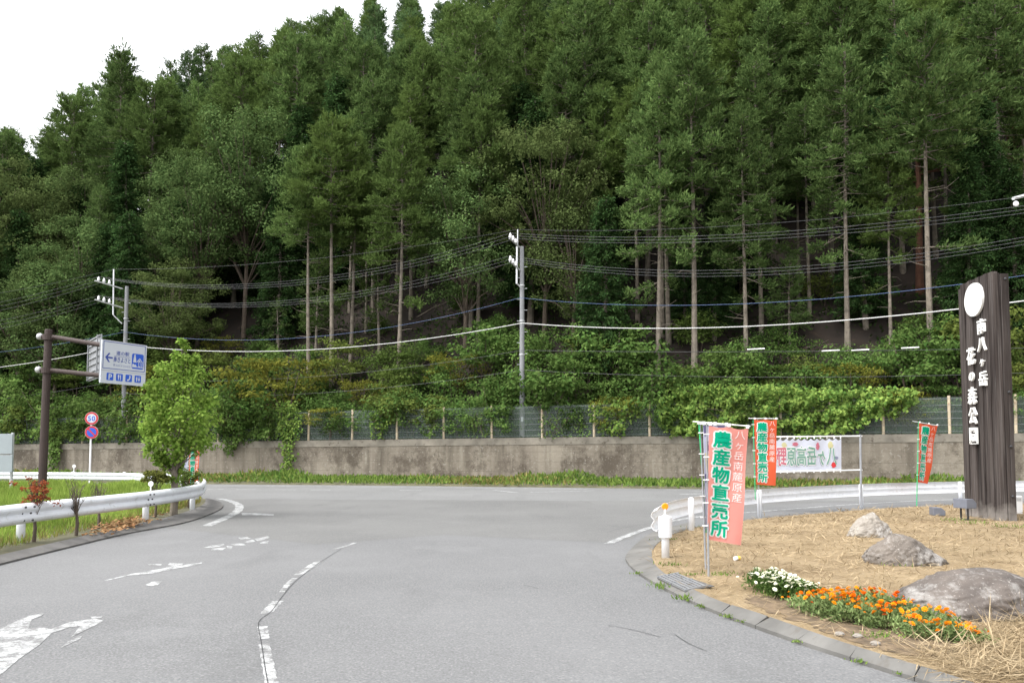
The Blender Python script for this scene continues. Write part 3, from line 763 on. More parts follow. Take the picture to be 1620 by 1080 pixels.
protos = []
def park(o): protos.append(o); return o
LA = [park(larch(18, .36, 2.9, 100, 'larch', 'x', top=.6)), park(larch(19, .44, 2.7, 90, 'larch', 'x', droop=.34, top=.5)), park(larch(17, .32, 3.1, 100, 'larch', 'x', droop=.12, top=.65)),
      park(larch(18, .4, 2.8, 92, 'larch_blue', 'x', top=.55)), park(larch(20, .48, 3.0, 90, 'larch_blue', 'x', droop=.26, top=.6)), park(larch(16, .4, 2.6, 72, 'larch', 'x', droop=.34, top=.8))]
LB = [park(larch(19, .56, 2.7, 84, 'larch', 'x', dens=1.05, droop=.2, top=.55, low=3)), park(larch(19, .52, 2.6, 84, 'larch', 'x', dens=1.05, droop=.36, top=.6, low=9)), park(larch(18, .62, 2.9, 74, 'larch', 'x', dens=1.05, droop=.12, top=.5, low=1))]
LS = [park(larch(9, .3, 1.9, 40, 'larch', 'x')), park(larch(8, .45, 1.7, 24, 'larch', 'x', dens=.7, droop=.35))]
CE = [park(cedar(15, .08, 2.4, 110, 'cedar', 'x')), park(cedar(13, .12, 2.1, 90, 'cedar', 'x'))]
PI = [park(pine(16, 'x')), park(pine(14, 'x'))]
BR = [park(broad(13, 3.6, 3.2, 100, 'broad', 'x', .17, 190, bark='twig')), park(broad(11, 3.0, 2.0, 88, 'broad', 'x', .17, 190, bark='twig')), park(broad(12, 4.2, 3.8, 104, 'broad', 'x', .17, 190, flat=.5, bark='twig'))]
SH = [park(broad(3.0, 1.7, .5, 30, 'shrub', 'x', .17, 85, 'shrub', 'shrub', (.4, .75), .05, 'twig', stems=3, crown_name='foliage')),
      park(broad(2.3, 1.9, .3, 28, 'shrub', 'x', .15, 85, 'shrub', 'shrub', (.4, .7), .045, 'twig', stems=3, crown_name='foliage')),
      park(broad(3.8, 1.6, .8, 30, 'shrub', 'x', .2, 75, 'shrub', 'shrub', (.45, .8), .05, 'twig', stems=3, flat=.5, crown_name='foliage')),
      park(broad(3.4, 2.2, .7, 34, 'shrub', 'x', .15, 75, 'shrub', 'shrub', (.5, .85), .05, 'twig', stems=2, layered=True, crown_name='foliage'))]
MA = park(broad(3.6, 2.4, 1.0, 34, 'maple', 'x', .15, 80, 'maple_shrub', 'shrub', (.5, .9), .06, 'twig', stems=2, layered=True, crown_name='foliage'))
used = set()
def plant(proto, loc, s, rz, label, group=None, sz=None):
    o = proto if id(proto) not in used else copy_tree(proto)
    used.add(id(proto)); o.location = loc; o.rotation_euler = (random.uniform(-.02, .02), random.uniform(-.02, .02), rz); o.scale = (s, s, sz or s)
    if 'label' in o: del o['label']
    if 'group' in o: del o['group']
    return tag(o, label, group=group)
# ---- front trees, one by one: (trunk px, base py, top py, prototype, label)
FRONT = [(960, 503, 120, LB[0], 'single slim bare larch trunk just left of the leaning pair, below a high crown'),
         (1048, 529, 75, LB[1], 'left trunk of the close pair of tall larches near the centre right'),
         (1058, 541, 95, LB[2], 'right trunk of the close pair of tall larches near the centre right'),
         (1205, 531, 85, LB[1], 'tall larch with shaggy drooping lower branches, right of the close pair'),
         (1263, 478, 180, LB[2], 'thin larch standing directly left of the pale straight trunk'),
         (1281, 494, 150, LB[0], 'larch with the pale straight trunk at right, above the ivy covered fence'),
         (553, 494, 175, LB[2], 'larch with a tufted brush-like crown at left centre over a thick bare trunk'),
         (579, 526, 250, LB[0], 'slender larch just right of the brush-crowned larch at left centre'),
         (650, 505, 130, LB[1], 'larch with bare trunk between the left centre pair and the utility pole'),
         (745, 520, 110, LB[0], 'larch standing behind the broadleaf tree, left of the concrete utility pole'),
         (756, 545, 150, LB[2], 'larch with thin trunk close left of the concrete utility pole'),
         (250, 475, 110, LB[0], 'larch with clear trunk just above the blue and white direction sign'),
         (190, 480, 62, LA[1], 'tallest larch on the left skyline, poking above its neighbours'),
         (1410, 575, 205, LB[0], 'thin pole-like larch trunk above the right end of the vine hedge'),
         (1455, 462, 35, PI[0], 'red-barked pine with rounded dark tufts behind the wooden board sign'),
         (1500, 470, 45, LB[1], 'larch with wide shaggy crown directly beside the red-barked pine'),
         (440, 575, 470, LS[1], 'small thin larch sapling with sparse drooping branches above the yellowish maple'),
         (600, 560, 400, LS[1], 'young larch with sparse crown under the tall larches at left centre'),
         (1085, 520, 330, CE[1], 'dark dense cedar growing just right of the close pair of larches'),
         (1130, 535, 300, CE[0], 'dark dense cedar growing left of the shaggy drooping larch'),
         (1370, 520, 260, CE[1], 'dark cedar between the pale larch trunk and the red-barked pine'),
         (1560, 520, 150, CE[0], 'dark cedar rising behind the top of the wooden board sign'),
         (1610, 560, 260, CE[1], 'dark cedar at the right edge behind the wooden board sign'),
         (860, 545, 185, BR[2], 'large spreading brownish-green broadleaf tree behind the utility pole'),
         (735, 570, 265, BR[0], 'rounded broadleaf tree left of the utility pole and below the upper cables'),
         (905, 560, 300, BR[1], 'broadleaf tree with dark lower crown right of the utility pole'),
         (385, 540, 165, BR[0], 'broad olive-green broadleaf tree on the left half of the slope'),
         (310, 560, 250, BR[2], 'broadleaf tree just left of and below the olive-green one'),
         (70, 560, 280, BR[1], 'dark broadleaf tree at the left edge above the brown sign post'),
         (-10, 580, 240, BR[2], 'broadleaf tree cut off by the left edge of the view'),
         (150, 560, 290, LA[2], 'larch with low feathery branches above the direction sign at left'),
         (500, 560, 390, LS[0], 'small larch with drooping green tufts left of the brush-crowned larch'),
         (1560, 620, 470, SH[2], 'leafy tall shrub behind the wooden board sign above the fence'),
         (1250, 560, 400, LS[0], 'small low larch with shaggy foliage below the pale straight trunk')]
hts = {}
def height_of(o):
    if o.name not in hts: hts[o.name] = max(v.co.z for c in o.children for v in c.data.vertices)
    return hts[o.name]
H0 = {id(p): height_of(p) for p in protos}
taken = []
for px, by, ty, pr, lab in FRONT:
    p = hillhit(px, by)
    if p is None: continue
    top = dp(px, ty, p.y).z; s = (top - p.z) / H0[id(pr)]
    wx = s if s < 1.25 else 1 + (s - 1) * .5
    plant(pr, p, min(wx, 1.6), random.uniform(0, 6.28), lab, sz=s); taken.append((p.x, p.y))
# ---- the forest behind
SKY = [(-150, 250), (-50, 232), (0, 208), (60, 165), (100, 150), (130, 128), (165, 85), (200, 66), (235, 95), (262, 92), (330, 58), (400, 46), (440, 32), (490, 16), (560, 0), (610, -14), (685, -10), (712, 2), (735, -50), (800, -120), (1700, -600)]
def skyline(px): return float(np.interp(px, [a for a, _ in SKY], [b for _, b in SKY]))
TREES = 0; rows = [5.5, 8.2, 11, 14, 17.5, 21.5, 25.5, 30, 35, 40.5, 46.5, 53, 60]
ZONES = ((0, 410, 'left'), (410, 810, 'left centre'), (810, 1215, 'right centre'), (1215, 1e9, 'right'))
cand = []
for ri, d in enumerate(rows):
    sp = (3.0 if ri < 5 and x < 2 else 2.75 if ri < 5 else 4.2 if x > -18 else 3.6) + .02 * d; x = -80 + (ri % 2) * sp / 2
    while x < 62:
        xx = x + random.uniform(-1.1, 1.1); y = wallY(xx) + d + random.uniform(-1.2, 1.2); x += sp
        if min([9e9] + [(a - xx) ** 2 + (b - y) ** 2 for a, b in taken]) < 3.2: continue
        cand.append((ri, d, xx, y))
for ri, d, x, y in cand:
    z = float(hill(x, y)); bx, by = proj((x, y, z))
    if bx < -75 or bx > 1690 or by < -25: continue
    r = random.random()
    if by < 330 and bx > 1330 and r < .5: pr = random.choice(PI)
    elif bx < 480 and ri < 4 and r < .55: pr = random.choice(BR)
    elif ri < 6: pr = random.choice(LB) if r < (.62 if 1 <= ri <= 3 else .85) else random.choice(CE)
    elif bx < 330 and r < .15 and ri < 7: pr = random.choice(BR)
    elif r > .95: pr = random.choice(CE)
    else: pr = random.choice(LA)
    if ri < 2 and (630 < bx < 940 or 290 < bx < 470): continue
    s = random.uniform(.82, 1.2) * (.92 if ri < 2 else 1.06); h = H0[id(pr)]
    tx, ty = proj((x, y, z + s * h)); lim = skyline(tx)
    if ty < lim:
        want = lim + random.uniform(-3, 7)
        s2 = (dp(tx, want, y).z - z) / h
        if s2 < .5: continue
        s = s2
    zone = [n for a, b, n in ZONES if bx < b][0]
    hgt = 'lower' if ri < 4 else 'middle' if ri < 9 else 'upper'
    kind = 'pine' if pr in PI else 'cedar' if pr in CE else 'broadleaf' if pr in BR else 'larch'
    lab = {'larch': 'feathery green larch', 'pine': 'dark tufted pine', 'cedar': 'dark dense cedar', 'broadleaf': 'rounded leafy broadleaf tree'}[kind] + ' among those on the %s slope at the %s' % (hgt, zone)
    plant(pr, (x, y, z - .1), s if s < 1.1 else 1.1, random.uniform(0, 6.28), lab, '%s trees on the %s slope, %s' % (kind, hgt, zone), sz=s); TREES += 1
print('FOREST TREES', TREES)

# ---- shrubs between the fence and the trunks: (px, base py, top py, prototype, label)
SHR = [(440, 668, 566, MA, 'yellowish layered maple shrub above the fence, left of centre'), (525, 690, 645, MA, 'yellow-green shrub spilling over the fence top, left of centre'),
       (715, 640, 560, MA, 'yellow-green layered shrub high behind the fence, left of the utility pole'), (975, 645, 508, SH[2], 'tall pale green shrub on the slope right of the utility pole'),
       (1035, 665, 560, SH[0], 'bright green bush just behind the fence beneath the pair of larches'), (650, 672, 605, SH[0], 'rounded bush behind the fence posts, left of the utility pole'),
       (785, 670, 590, SH[2], 'leafy bush close behind the fence beside the utility pole'), (870, 668, 560, SH[2], 'leafy tall bush close to the right side of the utility pole'),
       (385, 690, 590, SH[1], 'dense vine-like bush just right of the bright green young tree'), (590, 680, 625, SH[1], 'low bush between two fence posts at left centre')]
for px, by, ty, pr, lab in SHR:
    x, y = wp(px, 1.2); q = (x, y, float(hill(x, y)))
    if by < 660: p = hillhit(px, by); q = tuple(p) if p else q
    elif by > 684: y -= .9; q = (x, y, walltop(x) - .1)
    s = (dp(px, ty, q[1]).z - q[2]) / H0[id(pr)]
    plant(pr, q, max(s, .7), random.uniform(0, 6.28), lab, sz=s)
n = 0
for d, sp, smin, smax_ in ((1.2, 2.1, .6, 1.0), (2.8, 2.2, .7, 1.25), (4.8, 2.4, .75, 1.35), (7.2, 4.2, .6, 1.0), (10.5, 6., .5, .9)):
    x = -52.
    while x < 36:
        xx = x + random.uniform(-.9, .9); x += sp
        y = wallY(xx) + d + random.uniform(-.7, .7); z = float(hill(xx, y)); bx, by = proj((xx, y, z))
        if bx < -70 or bx > 1680: continue
        if 985 < bx < 1130 and 500 < by < 640 and random.random() < .75: continue
        if by < 600 and random.random() < .18: continue
        pr = random.choice(SH + ([MA] if random.random() < .3 else []))
        zone = 'left of the young tree' if bx < 285 else 'between the young tree and the utility pole' if bx < 826 else 'between the utility pole and the vine hedge' if bx < 1060 else 'above the vine hedge' if bx < 1440 else 'behind the wooden board'
        hgt = 'just behind the fence' if d < 2 else 'low on the slope' if d < 6 else 'higher among the trunks'
        pn = 'yellowish layered' if pr is MA else 'flat layered' if pr is SH[3] else 'leafy green'
        plant(pr, (xx, y, z - .1), random.uniform(smin, smax_), random.uniform(0, 6.28), '%s shrub %s, %s' % (pn, hgt, zone), '%s shrubs %s, %s' % (pn, hgt, zone)); n += 1
print('SHRUBS', n)
for p in protos:
    if id(p) not in used:
        for c in list(p.children): bpy.data.objects.remove(c)
        bpy.data.objects.remove(p)

# ---- undergrowth on the forest floor
k = 70000; X = RNG.uniform(-52, 40, k); d = RNG.uniform(.6, 1, k) * 0 + RNG.exponential(5.5, k) + .6; Y = wallY(X) + d; Z = hill(X, Y)
P = np.stack([X, Y, Z + RNG.uniform(0, .45, k) * np.clip(np.sin(X * 1.3) * np.sin(Y * 1.1) + .6, .15, 1)], 1); keep = (np.sin(X * .9) + np.sin(Y * 1.3 + X * .4) + RNG.normal(0, .6, k)) > -.4
P = P[keep]; k = len(P)
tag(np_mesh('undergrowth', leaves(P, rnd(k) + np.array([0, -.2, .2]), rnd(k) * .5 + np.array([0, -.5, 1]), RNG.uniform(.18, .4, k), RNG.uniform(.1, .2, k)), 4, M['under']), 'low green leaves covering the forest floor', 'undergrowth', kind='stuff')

for i in range(26):
    px, py = random.choice([(random.uniform(880, 1350), random.uniform(455, 560)), (random.uniform(560, 800), random.uniform(470, 560))]); p = hillhit(px, py)
    if p is None: continue
    b = MB(); L = random.uniform(.8, 2.6); a = random.uniform(-.5, .5); e = Vector((math.cos(a) * L, math.sin(a) * L, 0)); e.z = float(hill(p.x + e.x, p.y + e.y)) - p.z + .12
    b.tube([(0, 0, .08), e * .5 + Vector((0, 0, .14)), e], [.045, .035, .015], 6); b.tube([e * .5 + Vector((0, 0, .14)), e * .7 + Vector((.1, -.2, .35))], [.02, .008], 4)
    o = b.build('fallen_branch', M['bark']); o.location = p
    tag(o, 'dead grey branch lying on the bare forest floor ' + ('right' if px > 826 else 'left') + ' of the centre utility pole', 'branch', 'dead branches on the forest floor ' + ('right' if px > 826 else 'left') + ' of the pole')
# ---- vines on the fence
def vine(name, label, poly, n, mat, L=.19, depth=(-.28, .35), stems=True, bulge=.4):
    """leaves hanging over the fence inside a pixel outline, on the wall line"""
    xs_ = [p[0] for p in poly]; ys_ = [p[1] for p in poly]
    PX = RNG.uniform(min(xs_), max(xs_), n * 4); PY = RNG.uniform(min(ys_), max(ys_), n * 4)
    ok = inside(poly, PX + RNG.normal(0, 4.5, n * 4), PY + RNG.normal(0, 4.5, n * 4)); PX, PY = PX[ok][:n], PY[ok][:n]
    x0, y0 = wp(sum(xs_) / len(xs_)); root = thing(name, label, 'vine', (x0, y0, walltop(x0)))
    Q = []
    for px, py in zip(PX, PY):
        bl = bulge * (math.sin(px * .11) + math.sin(py * .21 + px * .05) + .8 * math.sin(px * .31 + py * .17)) * .6
        x, y = wp(px, random.uniform(*depth) - .1 - bl, py); Q.append(dp(px, py, y) - Vector((x0, y0, walltop(x0))))
    Q = np.array([tuple(q) for q in Q]); k = len(Q)
    Nn = unit(rnd(k) * 1.25 + np.array([-.25, -.8, .8])); A = rnd(k) * .8 + np.array([0, -.25, -.8])
    l = RNG.uniform(.7, 1.3, k) * L
    np_mesh('foliage', leaves(Q, A, Nn, l, l * .85), 4, M[mat], root)
    b = MB()
    for j in range(14):
        a = Q[random.randrange(k)]; c = Q[random.randrange(k)]
        b.tube([tuple(a + np.array([0, .15, 0])), tuple((a + c) / 2 + np.array([0, .2, -.15])), tuple(c + np.array([0, .15, 0]))], .015, 4)
    b.build('stem', M['twig'], root)
    return root
vine('fence_vine', 'bright green leafy vine blanketing the fence like a hedge at right centre', [(1035, 640), (1060, 618), (1110, 606), (1150, 612), (1200, 606), (1260, 614), (1320, 618), (1390, 616), (1445, 614), (1452, 632), (1420, 652), (1385, 655), (1365, 672), (1330, 678), (1290, 690), (1240, 684), (1200, 690), (1150, 690), (1110, 688), (1070, 692), (1052, 672)], 9000, 'vine')
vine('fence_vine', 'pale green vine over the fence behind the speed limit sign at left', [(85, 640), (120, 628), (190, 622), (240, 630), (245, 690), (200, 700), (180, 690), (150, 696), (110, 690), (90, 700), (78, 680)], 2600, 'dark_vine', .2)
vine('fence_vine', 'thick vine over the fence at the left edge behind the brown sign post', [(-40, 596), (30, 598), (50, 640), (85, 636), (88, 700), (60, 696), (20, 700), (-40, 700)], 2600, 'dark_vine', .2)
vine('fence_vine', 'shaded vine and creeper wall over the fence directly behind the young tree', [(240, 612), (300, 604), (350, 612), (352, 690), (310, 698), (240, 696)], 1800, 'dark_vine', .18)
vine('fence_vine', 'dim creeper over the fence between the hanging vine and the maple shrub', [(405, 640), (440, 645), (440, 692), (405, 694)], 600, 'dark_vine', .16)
vine('hanging_vine', 'narrow trailing vine hanging down the wall right of the young tree', [(442, 640), (462, 632), (478, 660), (470, 684), (460, 700), (463, 725), (455, 752), (447, 750), (448, 716), (446, 696), (438, 668)], 900, 'vine', .17, (-.35, -.05), bulge=.05)
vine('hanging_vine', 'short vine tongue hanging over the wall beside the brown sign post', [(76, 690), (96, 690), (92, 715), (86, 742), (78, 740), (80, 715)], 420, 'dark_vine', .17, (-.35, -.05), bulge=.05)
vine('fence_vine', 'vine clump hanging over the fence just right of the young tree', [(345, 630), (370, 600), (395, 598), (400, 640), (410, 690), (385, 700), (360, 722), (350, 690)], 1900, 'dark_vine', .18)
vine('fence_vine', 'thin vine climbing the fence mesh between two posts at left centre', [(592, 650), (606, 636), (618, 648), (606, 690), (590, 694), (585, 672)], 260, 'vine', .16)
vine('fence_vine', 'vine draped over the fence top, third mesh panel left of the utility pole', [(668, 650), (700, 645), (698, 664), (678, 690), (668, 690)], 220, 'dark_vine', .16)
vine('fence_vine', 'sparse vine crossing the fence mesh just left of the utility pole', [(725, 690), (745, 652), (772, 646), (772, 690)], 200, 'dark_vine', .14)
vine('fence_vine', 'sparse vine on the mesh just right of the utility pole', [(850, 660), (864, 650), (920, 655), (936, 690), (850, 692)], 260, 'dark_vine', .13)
vine('fence_vine', 'ragged vine clump spilling over the fence left of the vine hedge', [(930, 640), (985, 628), (1030, 640), (1015, 655), (990, 664), (985, 690), (955, 690), (945, 668), (930, 664)], 800, 'vine', .16)

# ---- verge weeds at the wall foot
k = 30000; X = RNG.uniform(-50, 42, k); a = np.interp(X, fx, fy); bY = 43 - .31 * (X - 4.9); t = RNG.uniform(0, 1, k) ** .8
hgt = .72 * (.16 + .6 * np.clip(np.sin(X * .55) * np.sin(X * .21 + 1) + .3 * np.sin(X * 2.3), 0, 1)) * np.clip(.25 + t * 1.4, .2, 1.15)
Y = a + .08 + (bY - a - .12) * t; P = np.stack([X, Y, .04 + RNG.uniform(0, 1, k) * hgt * .75], 1)
A = rnd(k) * .6 + np.array([0, -.15, .8])
dry = (np.sin(X * .37 + 2) + RNG.normal(0, .7, k)) > 1.0
V = leaves(P, A, rnd(k) + np.array([0, -.6, .6]), RNG.uniform(.10, .36, k), RNG.uniform(.04, .15, k)).reshape(-1, 4, 3)
tag(np_mesh('verge_weeds', V[~dry].reshape(-1, 3), 4, M['weed']), 'green weeds along the foot of the concrete wall', 'weeds', kind='stuff')
tag(np_mesh('verge_dry_grass', V[dry].reshape(-1, 3), 4, M['weed_dry']), 'yellowed grass along the foot of the concrete wall', 'grass', kind='stuff')
# ---- left lawn grass
def scatter(poly, n):
    x0, x1 = min(p[0] for p in poly), max(p[0] for p in poly); y0, y1 = min(p[1] for p in poly), max(p[1] for p in poly)
    X = RNG.uniform(x0, x1, n); Y = RNG.uniform(y0, y1, n); ok = inside(poly, X, Y); return X[ok], Y[ok]
lp = [p for p in lawn_poly if p.x > -60] + []
X, Y = scatter([gp(-80, 905, 0), gp(0, 877, 0), gp(100, 854, 0), gp(200, 831, 0), gp(270, 815, 0), gp(316, 800, 0), gp(318, 791, 0), gp(270, 779, 0), gp(200, 775, 0), gp(-100, 771, 0)], 150000)
lv = gp(0, 877, 0)
k = len(X); edge = np.array([min((X[i] - q.x) ** 2 + (Y[i] - q.y) ** 2 for q in lin[8:44:2]) for i in range(k)]) ** .5
hh = np.clip(.10 + .11 * edge, .08, .34) * (1 + .4 * np.sin(X * 1.7) * np.sin(Y * .9)) * RNG.uniform(.6, 1.3, k)
V = leaves(np.stack([X, Y, np.full(k, LAWN)], 1), rnd(k) * .5 + np.array([0, 0, 1.]), rnd(k) + np.array([0, -1., .2]), hh, np.clip(Y * .0011, .012, .04)).reshape(-1, 4, 3)
dry = (edge + RNG.normal(0, .35, k)) < .75
tag(np_mesh('lawn_grass', V[~dry].reshape(-1, 3), 4, M['grass']), 'bright green uncut lawn grass', 'grass', kind='stuff')
tag(np_mesh('lawn_edge_dry_grass', V[dry].reshape(-1, 3), 4, M['weed_dry']), 'yellowed grass along the lawn edge', 'grass', kind='stuff')
k = 520; PX = RNG.normal(195, 26, k); PY = 831 - (PX - 195) * .22 + RNG.normal(0, 4, k)
P = np.array([tuple(gp(a, min(b, 852), LAWN + .03)) for a, b in zip(PX, PY)]) + np.stack([np.zeros(k), np.zeros(k), RNG.uniform(0, .08, k)], 1)
tag(np_mesh('fallen_leaves', leaves(P, rnd(k) * np.array([1, 1, .3]), rnd(k) * .6 + np.array([0, 0, 1]), RNG.uniform(.06, .13, k), RNG.uniform(.04, .08, k)), 4, M['litter']), 'brown fallen leaves on the lawn edge', 'leaves', kind='stuff')
# ---- straw on the island
X, Y = scatter(island_poly, 420000); ok = (Y < 24) & (Y > 4.2) & (np.abs(X / Y) < .76) & (RNG.uniform(0, 1, len(X)) < np.clip(9 / Y, .25, 1)); X, Y = X[ok], Y[ok]; k = len(X)
soil_poly = [gp(x, y, ISL) for x, y in ((1180, 935), (1230, 940), (1330, 962), (1450, 985), (1540, 1020), (1440, 1046), (1320, 1010), (1210, 972), (1165, 950))]
ok = ~(inside(soil_poly, X, Y) & (RNG.uniform(0, 1, k) < .35)); X, Y = X[ok], Y[ok]; k = len(X)
patch = (np.sin(X * 2.1 + 1) + np.sin(Y * 1.7 - X) + RNG.normal(0, .8, k))
lift = np.clip(.012 + .012 * patch, .004, .06)
A = rnd(k) * np.array([1, 1, .22]) + np.array([.35, 0, .08])
V = leaves(np.stack([X, Y, ISL + RNG.uniform(0, 1, k) * lift], 1), A, rnd(k) * .4 + np.array([0, 0, 1]), RNG.uniform(.06, .24, k), np.clip(Y * .0009, .006, .02)).reshape(-1, 4, 3)
tag(np_mesh('dry_grass', V.reshape(-1, 3), 4, M['straw']), 'dry cut grass lying over the island', 'grass', kind='stuff')
X, Y = scatter([gp(x, y, ISL) for x, y in ((1440, 1030), (1530, 1020), (1570, 985), (1750, 975), (1800, 1090), (1560, 1086), (1450, 1050))], 9000); k = len(X)
hp = np.clip(np.sin(X * 5) * np.sin(Y * 4.3) + .5, 0, 1.2)
V = leaves(np.stack([X, Y, ISL + RNG.uniform(0, 1, k) * (.02 + .05 * hp)], 1), rnd(k) * np.array([1, 1, .25]) + np.array([.2, 0, .05]), rnd(k) * .4 + np.array([0, 0, 1]), RNG.uniform(.12, .42, k), RNG.uniform(.004, .010, k))
tag(np_mesh('loose_hay', V, 4, M['straw']), 'longer brown hay strewn at the end of the flower bed', 'hay', kind='stuff')
def tufts(name, label, spots, mat, n=70, h=.12, r=.12):
    V = []
    for px, py, rr in spots:
        c = gp(px, py, 0); P = np.array([c.x, c.y, ISL - .01 if inside(island_poly, np.array([c.x]), np.array([c.y]))[0] else .02]) + RNG.normal(0, 1, (n, 3)) * np.array([r * rr, r * rr * .6, 0])
        V.append(leaves(P, rnd(n) * .7 + np.array([0, 0, 1.]), rnd(n), RNG.uniform(.4, 1, n) * h * rr, np.full(n, .014)))
    tag(np_mesh(name, np.concatenate(V), 4, M[mat]), label, 'grass', kind='stuff')
tufts('kerb_weeds', 'small green weed tufts growing in the kerb joint', [(1048, 930, 1), (1056, 934, .9), (1084, 950, .9), (1094, 953, .7), (1114, 963, .5), (1012, 910, .5), (1154, 979, .5), (1180, 987, .4), (1267, 1019, .4), (1365, 1051, .5), (1428, 1070, .4)], 'weed', 60, .09, .09)
tufts('green_patches', 'small green tufts in the dry lawn', [(1100, 838, 1.2), (1062, 905, .8), (1138, 921, .9), (1090, 921, .6), (1430, 905, 1), (1540, 835, 1.5), (1510, 830, 1.2), (1060, 862, .8), (1600, 842, 1.5), (1222, 956, .7), (1395, 1025, .8)], 'weed', 60, .09, .14)
# ================================================================== UTILITY POLES AND CABLES
def frame(o, u, v):
    o, u, v = Vector(o), Vector(u), Vector(v); n = u.cross(v).normalized()
    return lambda x, y, z=0.: o + u * x + v * y + n * z
def insulator(parent, loc):
    b = MB(); b.lathe([(.03, 0), (.035, .05), (.10, .07), (.10, .12), (.05, .14), (.085, .17), (.085, .22), (.04, .26), (.04, .32)], (0, 0, 0), 10)
    o = b.build('insulator', M['porcelain'], parent, smooth=True); o.location = loc; return o
def utility_pole(px, py_top, base, zt, label, strut_px, arm_l, dirx=(-1., -.35)):
    t = thing('utility_pole', label, 'utility pole', base)
    Hh = zt - base[2]
    b = MB(); b.tube([(0, 0, -.5), (0, 0, Hh)], [.165, .12], 14); b.build('pole', M['pole'], t)
    for k in range(14):
        b = MB(); s = 1 if k % 2 else -1; z = Hh * .18 + k * Hh * .055
        b.tube([(0, 0, z), (s * .30, -.05, z)], .012, 5); b.build('step_bolt', M['galv'], t)
    for z in (.45 * Hh, .62 * Hh, .80 * Hh):
        b = MB(); b.lathe([(.16, z - .04), (.165, z), (.16, z + .04)], (0, 0, 0), 14); b.build('band', M['back_steel'], t)
    return t
ux, uy = wp(826, .9); zb = float(hill(ux, uy)); zt = dp(826, 390, uy).z
P1 = utility_pole(826, 390, (ux, uy, zb - .3), zt, 'grey concrete utility pole behind the fence at the centre, white insulators on its arms', 0, 0)
def at1(px, py, dy=0): return dp(px, py, uy + dy) - Vector((ux, uy, zb - .3))
b = MB(); b.tube([at1(819, 363, -.2), at1(819, 392, -.2)], .03, 8); b.build('strut', M['galv'], P1)
b = MB(); b.tube([at1(818, 390, -.2), at1(817.5, 449, -.2)], .055, 8); b.build('strut', M['galv'], P1)
b = MB(); b.tube([at1(817.5, 448, -.2), at1(825, 456, -.1)], .04, 6); b.build('strut', M['back_steel'], P1)
I1 = {}
for key, y0 in (('up', 374), ('low', 410)):
    b = MB(); b.box((at1(807, y0 + 4, -1.0) + at1(819, y0 + 16, 0)) / 2, (.06, .06, .06)); b.v = []; b.f = []
    b.tube([at1(806, y0 + 3, -.9), at1(822, y0 + 17, -.1)], .045, 6); b.build('cross_arm', M['back_steel'], P1)
    I1[key] = []
    for i in range(3):
        a = at1(807.5 + 4.3 * i, y0 + 3.5 + 4.2 * i, -.9 + .3 * i); insulator(P1, a); I1[key].append(a + Vector((ux, uy, zb + .02)))
b = MB(); b.box(at1(826, 663, -.2), (.14, .02, .26)); b.build('number_plate', M['sign_white'], P1)
lx, ly = wp(194, 1.0); lzb = float(hill(lx, ly)); lzt = dp(197, 453, ly).z
P2 = utility_pole(194, 453, (lx, ly, lzb - .3), lzt, 'concrete utility pole at left, rising behind the blue and white direction sign', 0, 0)
O2 = Vector((lx, ly, lzb - .3))
def at2(px, py, dy=0): return dp(px, py, ly + dy) - O2
b = MB(); b.tube([at2(180, 426, -.2), at2(179, 498, -.2)], .05, 8); b.build('strut', M['galv'], P2)
b = MB(); b.tube([at2(179, 498, -.2), at2(193, 512, -.1)], .04, 6); b.build('strut', M['back_steel'], P2)
I2 = {}
for key, y0 in (('up', 441), ('low', 471)):
    b = MB(); b.tube([at2(150, y0 + 3, -1.4), at2(194, y0 + 16, -.1)], .05, 6); b.build('cross_arm', M['back_steel'], P2)
    I2[key] = []
    for i in range(3):
        a = at2(156 + 8.5 * i, y0 + 4 + 2.5 * i, -1.2 + .3 * i); insulator(P2, a); I2[key].append(a + O2 + Vector((0, 0, .32)))
# pole outside the right edge whose cross arm reaches into the picture
rx, ry = 22.6, 33.
P3 = thing('utility_pole', 'utility pole beyond the right edge, only a white cross arm and insulator in view', 'utility pole', (rx, ry, 2.4))
O3 = Vector((rx, ry, 2.4))
b = MB(); b.tube([(0, 0, -.5), (0, 0, 11)], [.19, .15], 14); b.build('pole', M['pole'], P3)
b = MB(); a0 = dp(1603, 314, 31.6) - O3; a1 = dp(1645, 303, ry) - O3; b.tube([a0, a1], .07, 6); b.build('cross_arm', M['galv'], P3)
a = dp(1607.5, 316, 31.4) - O3 - Vector((0, 0, .16))
b = MB(); qq = Vector((0, -1, 0)).to_track_quat('Z', 'Y').to_matrix(); b.lathe([(.05, -.1), (.10, -.06), (.11, 0), (.05, .03)], (0, 0, 0), 14, qq); i_ = b.build('insulator', M['porcelain'], P3); i_.location = a
def cable(pts, r, m, label, sag=(), group='cables strung between the utility poles'):
    out = []
    for i in range(len(pts) - 1):
        a, c = Vector(pts[i]), Vector(pts[i + 1]); sg = sag[i]
        for k in range(14):
            t = k / 14; p = a.lerp(c, t); p.z -= sg * 4 * t * (1 - t); out.append(p)
    out.append(Vector(pts[-1])); o0 = out[0]
    b = MB(); b.tube(rel(out, o0), r, 5); o = b.build('overhead_cable', M[m]); o.location = o0
    return tag(o, label, 'cable', group)
LX, LY_ = -30, 0
def left_end(py): return dp(-120, py, 60.)
def right_end(py, Y=29.): return dp(1720, py, Y)
for i in range(3):
    cable([left_end(496 + 8 * i), I2['up'][i], I1['up'][i], right_end(311 + 6 * i)], .008, 'wire', ['topmost', 'middle', 'lowest'][i] + ' wire of the upper bundle of three on the insulators', (.35, 1.55, .75))
